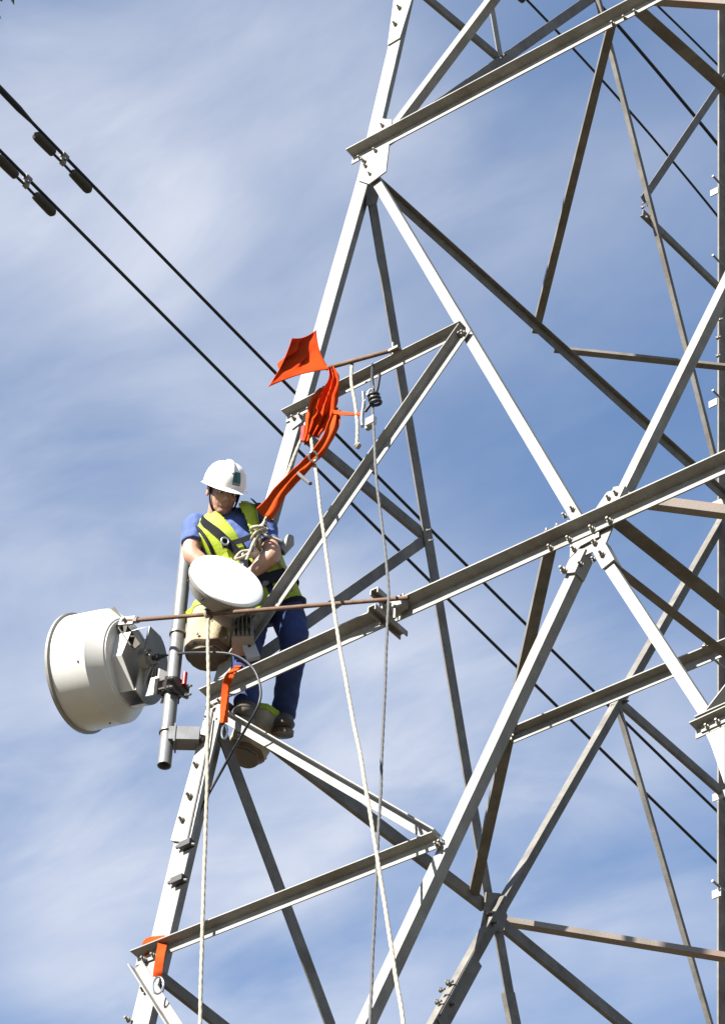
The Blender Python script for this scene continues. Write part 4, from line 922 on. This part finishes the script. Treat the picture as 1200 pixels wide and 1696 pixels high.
fc_ = [f1(483, 560, 0.36), f1(523, 547, 0.14), f1(545, 612, 0.16), f1(444, 641, 0.42)]
fl_, add = grp('warning_flag', fc_[2], 'bright orange cloth flag stretched out in front of the white leg', 'flag')
o = add(cloth(fc_, 36, -0.05, 3.0, 0.030), 'cloth', M['flag'], 80); so = o.modifiers.new('t', 'SOLIDIFY'); so.thickness = 0.003

# crumpled cloth below the rod
o = drape([f1(549, 608, .15), f1(552, 628, .16), f1(545, 652, .17), f1(540, 680, .16), f1(528, 700, .14), f1(518, 722, .12)], [0.012, 0.030, 0.046, 0.050, 0.044, 0.030], CR + CU * 0.25, 2.6, 0.014, 20, 2.0).build('hanging_flag', M['flag']); smooth_by_angle(o, 80); tag(o, 'crumpled orange cloth hanging in folds beside the leg', 'flag')
so = o.modifiers.new('t', 'SOLIDIFY'); so.thickness = 0.003
def webbing(label, pts, wd, side, mt='orange', name='sling', group=None):
    q = spline(pts, 8); sides = []
    for i, p in enumerate(q):
        t_ = (q[min(i + 1, len(q) - 1)] - q[max(i - 1, 0)]).normalized(); s_ = V(side[min(i * len(side) // len(q), len(side) - 1)]) if isinstance(side, list) else V(side)
        s_ = (s_ - t_ * s_.dot(t_)).normalized(); tw = 0.25 * math.sin(i * 0.22); n_ = t_.cross(s_); sides.append((s_ * math.cos(tw) + n_ * math.sin(tw)) * wd)
    o = MB().ribbon(q, sides, 0.005).build(name, M[mt]); tag(o, label, 'sling', group); return o
def soft(label, pts, widths, side, folds, amp, seed):
    o = drape(pts, widths, side, folds, amp, 16, seed).build('sling', M['orange']); smooth_by_angle(o, 80); tag(o, label, 'sling'); so = o.modifiers.new('t', 'SOLIDIFY'); so.thickness = 0.004
soft('broad orange band sweeping from the upper beam down to the worker shoulder', [f1(558, 676, .12), f1(552, 706, .14), f1(531, 742, .16), f1(500, 778, .17), f1(468, 812, .19), f1(436, 852, .24)], [0.020, 0.028, 0.030, 0.028, 0.032, 0.046], CR * 0.81 - CU * 0.59, 1.5, 0.008, 0.6)
soft('orange sling wrapped over the upper beam beside the leg', [f1(538, 642, .085), f1(527, 655, .13), f1(519, 676, .12), f1(512, 702, .12), f1(506, 732, .11)], [0.024, 0.030, 0.028, 0.024, 0.014], CR, 1.8, 0.008, 4.0)
webbing('thin orange sling drawn across to the rope grab', [f1(525, 668, .11), f1(545, 680, .14), f1(572, 685, .14), f1(598, 686, .13)], 0.010, UP)
hk, add = grp('snap_hook', f1(518, 754, .18), 'steel snap hook hanging on the broad orange band', 'hook')
ring_link(f1(518, 756, .18), CR, CU, 0.020, 0.026, 0.006, 'hook', M['chrome'], add)
add(MB().tube(spline([f1(492, 782, .17), f1(500, 790, .18), f1(514, 801, .2)], 4), 0.010, 8), 'lanyard_end', M['rope_grey'], 60)
s2 = webbing('orange sling looped from the front beam end down to the lower joint', [at_z(402, 1092, .22), at_z(394, 1104, .17), f1(381, 1118, .12), f1(375, 1135, .115), f1(372, 1165, .11), f1(371, 1197, .11)], 0.020, CR)
ring_link(f1(372, 1212, .10), CR, UP, 0.013, 0.042, 0.005, 'carabiner', M['chrome'], lambda mb, nm, mt, s_: tag(smooth_by_angle(mb.build(nm, mt)), 'silver carabiner under the orange sling by the lower joint', 'carabiner'))
qs = [f1(244, 1578, .02), f1(243, 1568, .02), f1(256, 1560, .03), f1(268, 1562, .03), f1(266, 1580, .105), f1(262, 1606, .10), f1(261, 1618, .09)]
webbing('orange sling hanging over the lowest beam at the leg', qs, 0.021, [UP, UP, CR, CR])
webbing('orange band wrapped round the white leg just above the lowest beam', [f1(239, 1578, .012), f1(243, 1563, .02), f1(256, 1558, .022), f1(270, 1556, .022), f1(276, 1560, .0)], 0.024, UP)
ring_link(f1(262, 1632, .08), CR, UP, 0.024, 0.046, 0.0055, 'carabiner', M['chrome'], lambda mb, nm, mt, s_: tag(smooth_by_angle(mb.build(nm, mt)), 'silver carabiner hanging from the sling at the lowest beam', 'carabiner'))
# feeder cable from the drum antenna, round the worker and down the leg
fe = Hc + BK * 0.2
cab = rope('black feeder cable curving from the drum antenna down along the corner leg',
     [fe, fe + BK * 0.06, at_y(330, 1081, PY - 0.08), at_y(385, 1084, PY - 0.06), f1(418, 1106, .20), f1(431, 1138, .18), f1(428, 1168, .17), f1(408, 1205, .12), f1(372, 1268, .0), f1(338, 1330, -.04), f1(318, 1380, -.06), f1(305, 1440, -.07), f1(290, 1510, -.07), f1(275, 1580, -.07), f1(255, 1660, -.07), f1(232, 1740, -.07)], 0.0068, 'dark', 8, 'feeder_cable', 'cable')
rope('thin grey cable strapped along the right edge of the leg splice', [f1(352, 1180, .03), f1(343, 1240, .035), f1(326, 1320, .035), f1(312, 1390, .03)], 0.006, 'steel_shade' if False else 'rope_grey', 6, 'cable', 'cable')
for px, py, lab in ((309, 1399, 'black cable clamp at the foot of the leg splice'), (296, 1458, 'black cable clamp on the leg above the lowest beam')):
    c_ = f1(px, py, .02); e, add = grp('cable_clamp', c_, lab, 'clamp', 'cable clamps on the leg')
    add(MB().box(c_, X * 0.035, Y * 0.02, UP * 0.016), 'block', M['dark']); add(MB().tube([c_ + X * 0.01 - UP * .0, c_ + X * 0.055 - UP * 0.02], 0.007, 8), 'stud', M['bolt'], 60)
    add(MB().box(c_ - X * 0.045 + UP * .01, X * 0.02, Y * 0.006, UP * 0.007), 'band', M['dark'])

# ------------------------------------------------------------------ tree whose leaf tips reach into the top left corner
tip = CAM + ray(6, -14) * 9.0
base = tip + V((-2.6, -2.4, 0)); base.z = GROUND
tree, add = grp('olive_tree', base, 'slender-leaved tree whose leaf tips show in the top left corner', 'tree')
mb = MB(); tt = base + V((0.5, 0.4, 5.2))
mb.tube(spline([base, base + V((0.1, 0.2, 1.8)), base + V((0.3, 0.1, 3.6)), tt], 5), [0.24 - 0.13 * i / 15 for i in range(16)], 12)
ends = []
for i in range(9):
    a = i * 2.4; l_ = 2.0 + 0.9 * random.random(); e_ = tt + V((math.cos(a) * l_, math.sin(a) * l_, 1.2 + 1.6 * random.random())); s_ = base.lerp(tt, 0.6 + 0.4 * random.random()) + V((0.1, 0.1, 0))
    q = spline([s_, s_.lerp(e_, 0.5) + V((0, 0, 0.3)), e_], 4); mb.tube(q, [0.09 - 0.075 * j / 8 for j in range(9)], 8); ends += [q[4], q[6], q[7], q[8]]
q = spline([tt, tt.lerp(tip, 0.5) + V((0, 0, 0.35)), tip + V((-0.25, -0.22, 0.15)), tip + V((-.02, -.02, 0.03))], 5); mb.tube(q, [0.08 - 0.074 * j / 15 for j in range(16)], 8); ends += q[7:14]
add(mb, 'trunk', M['bark'], 60)
vs = []; fs = []
def leaf(c, d, ln, wd):
    d = V(d).normalized(); s_ = d.cross(V((random.uniform(-1, 1), random.uniform(-1, 1), random.uniform(0.2, 1)))).normalized() * wd; n_ = d.cross(s_).normalized() * wd * 0.5
    b = len(vs); vs.extend([c, c + d * ln * .4 + s_, c + d * ln * .75 + s_ * .75, c + d * ln, c + d * ln * .75 - s_ * .75, c + d * ln * .4 - s_, c + d * ln * .4 + n_, c + d * ln * .75 + n_]); fs.extend([(b, b + 1, b + 6), (b, b + 6, b + 5), (b + 1, b + 2, b + 7, b + 6), (b + 6, b + 7, b + 4, b + 5), (b + 2, b + 3, b + 7), (b + 7, b + 3, b + 4)])
right_lim = lambda p: ((p - CAM).dot(CR) / max((p - CAM).dot(CF), 0.1))
edge = -600 / FPX
for e_ in ends:
    for j in range(130):
        p = e_ + V((random.gauss(0, .33), random.gauss(0, .33), random.gauss(0, .28)))
        d = V((random.gauss(0, 1), random.gauss(0, 1), random.gauss(-0.3, .7)))
        if right_lim(p) > edge - 0.014: continue      # the twig end is sparse
        leaf(p, d, random.uniform(.045, .075), random.uniform(.007, .011))
for px, py, qx, qy in ((12, -32, 24, 9), (-12, -6, 3, 33), (-6, -16, 4, 3)):
    a = CAM + ray(px, py) * 9.0; b = CAM + ray(qx, qy) * 9.0; leaf(a, b - a, (b - a).length, .0085)
add(MB().add(vs, fs), 'crown', M['leaf'])
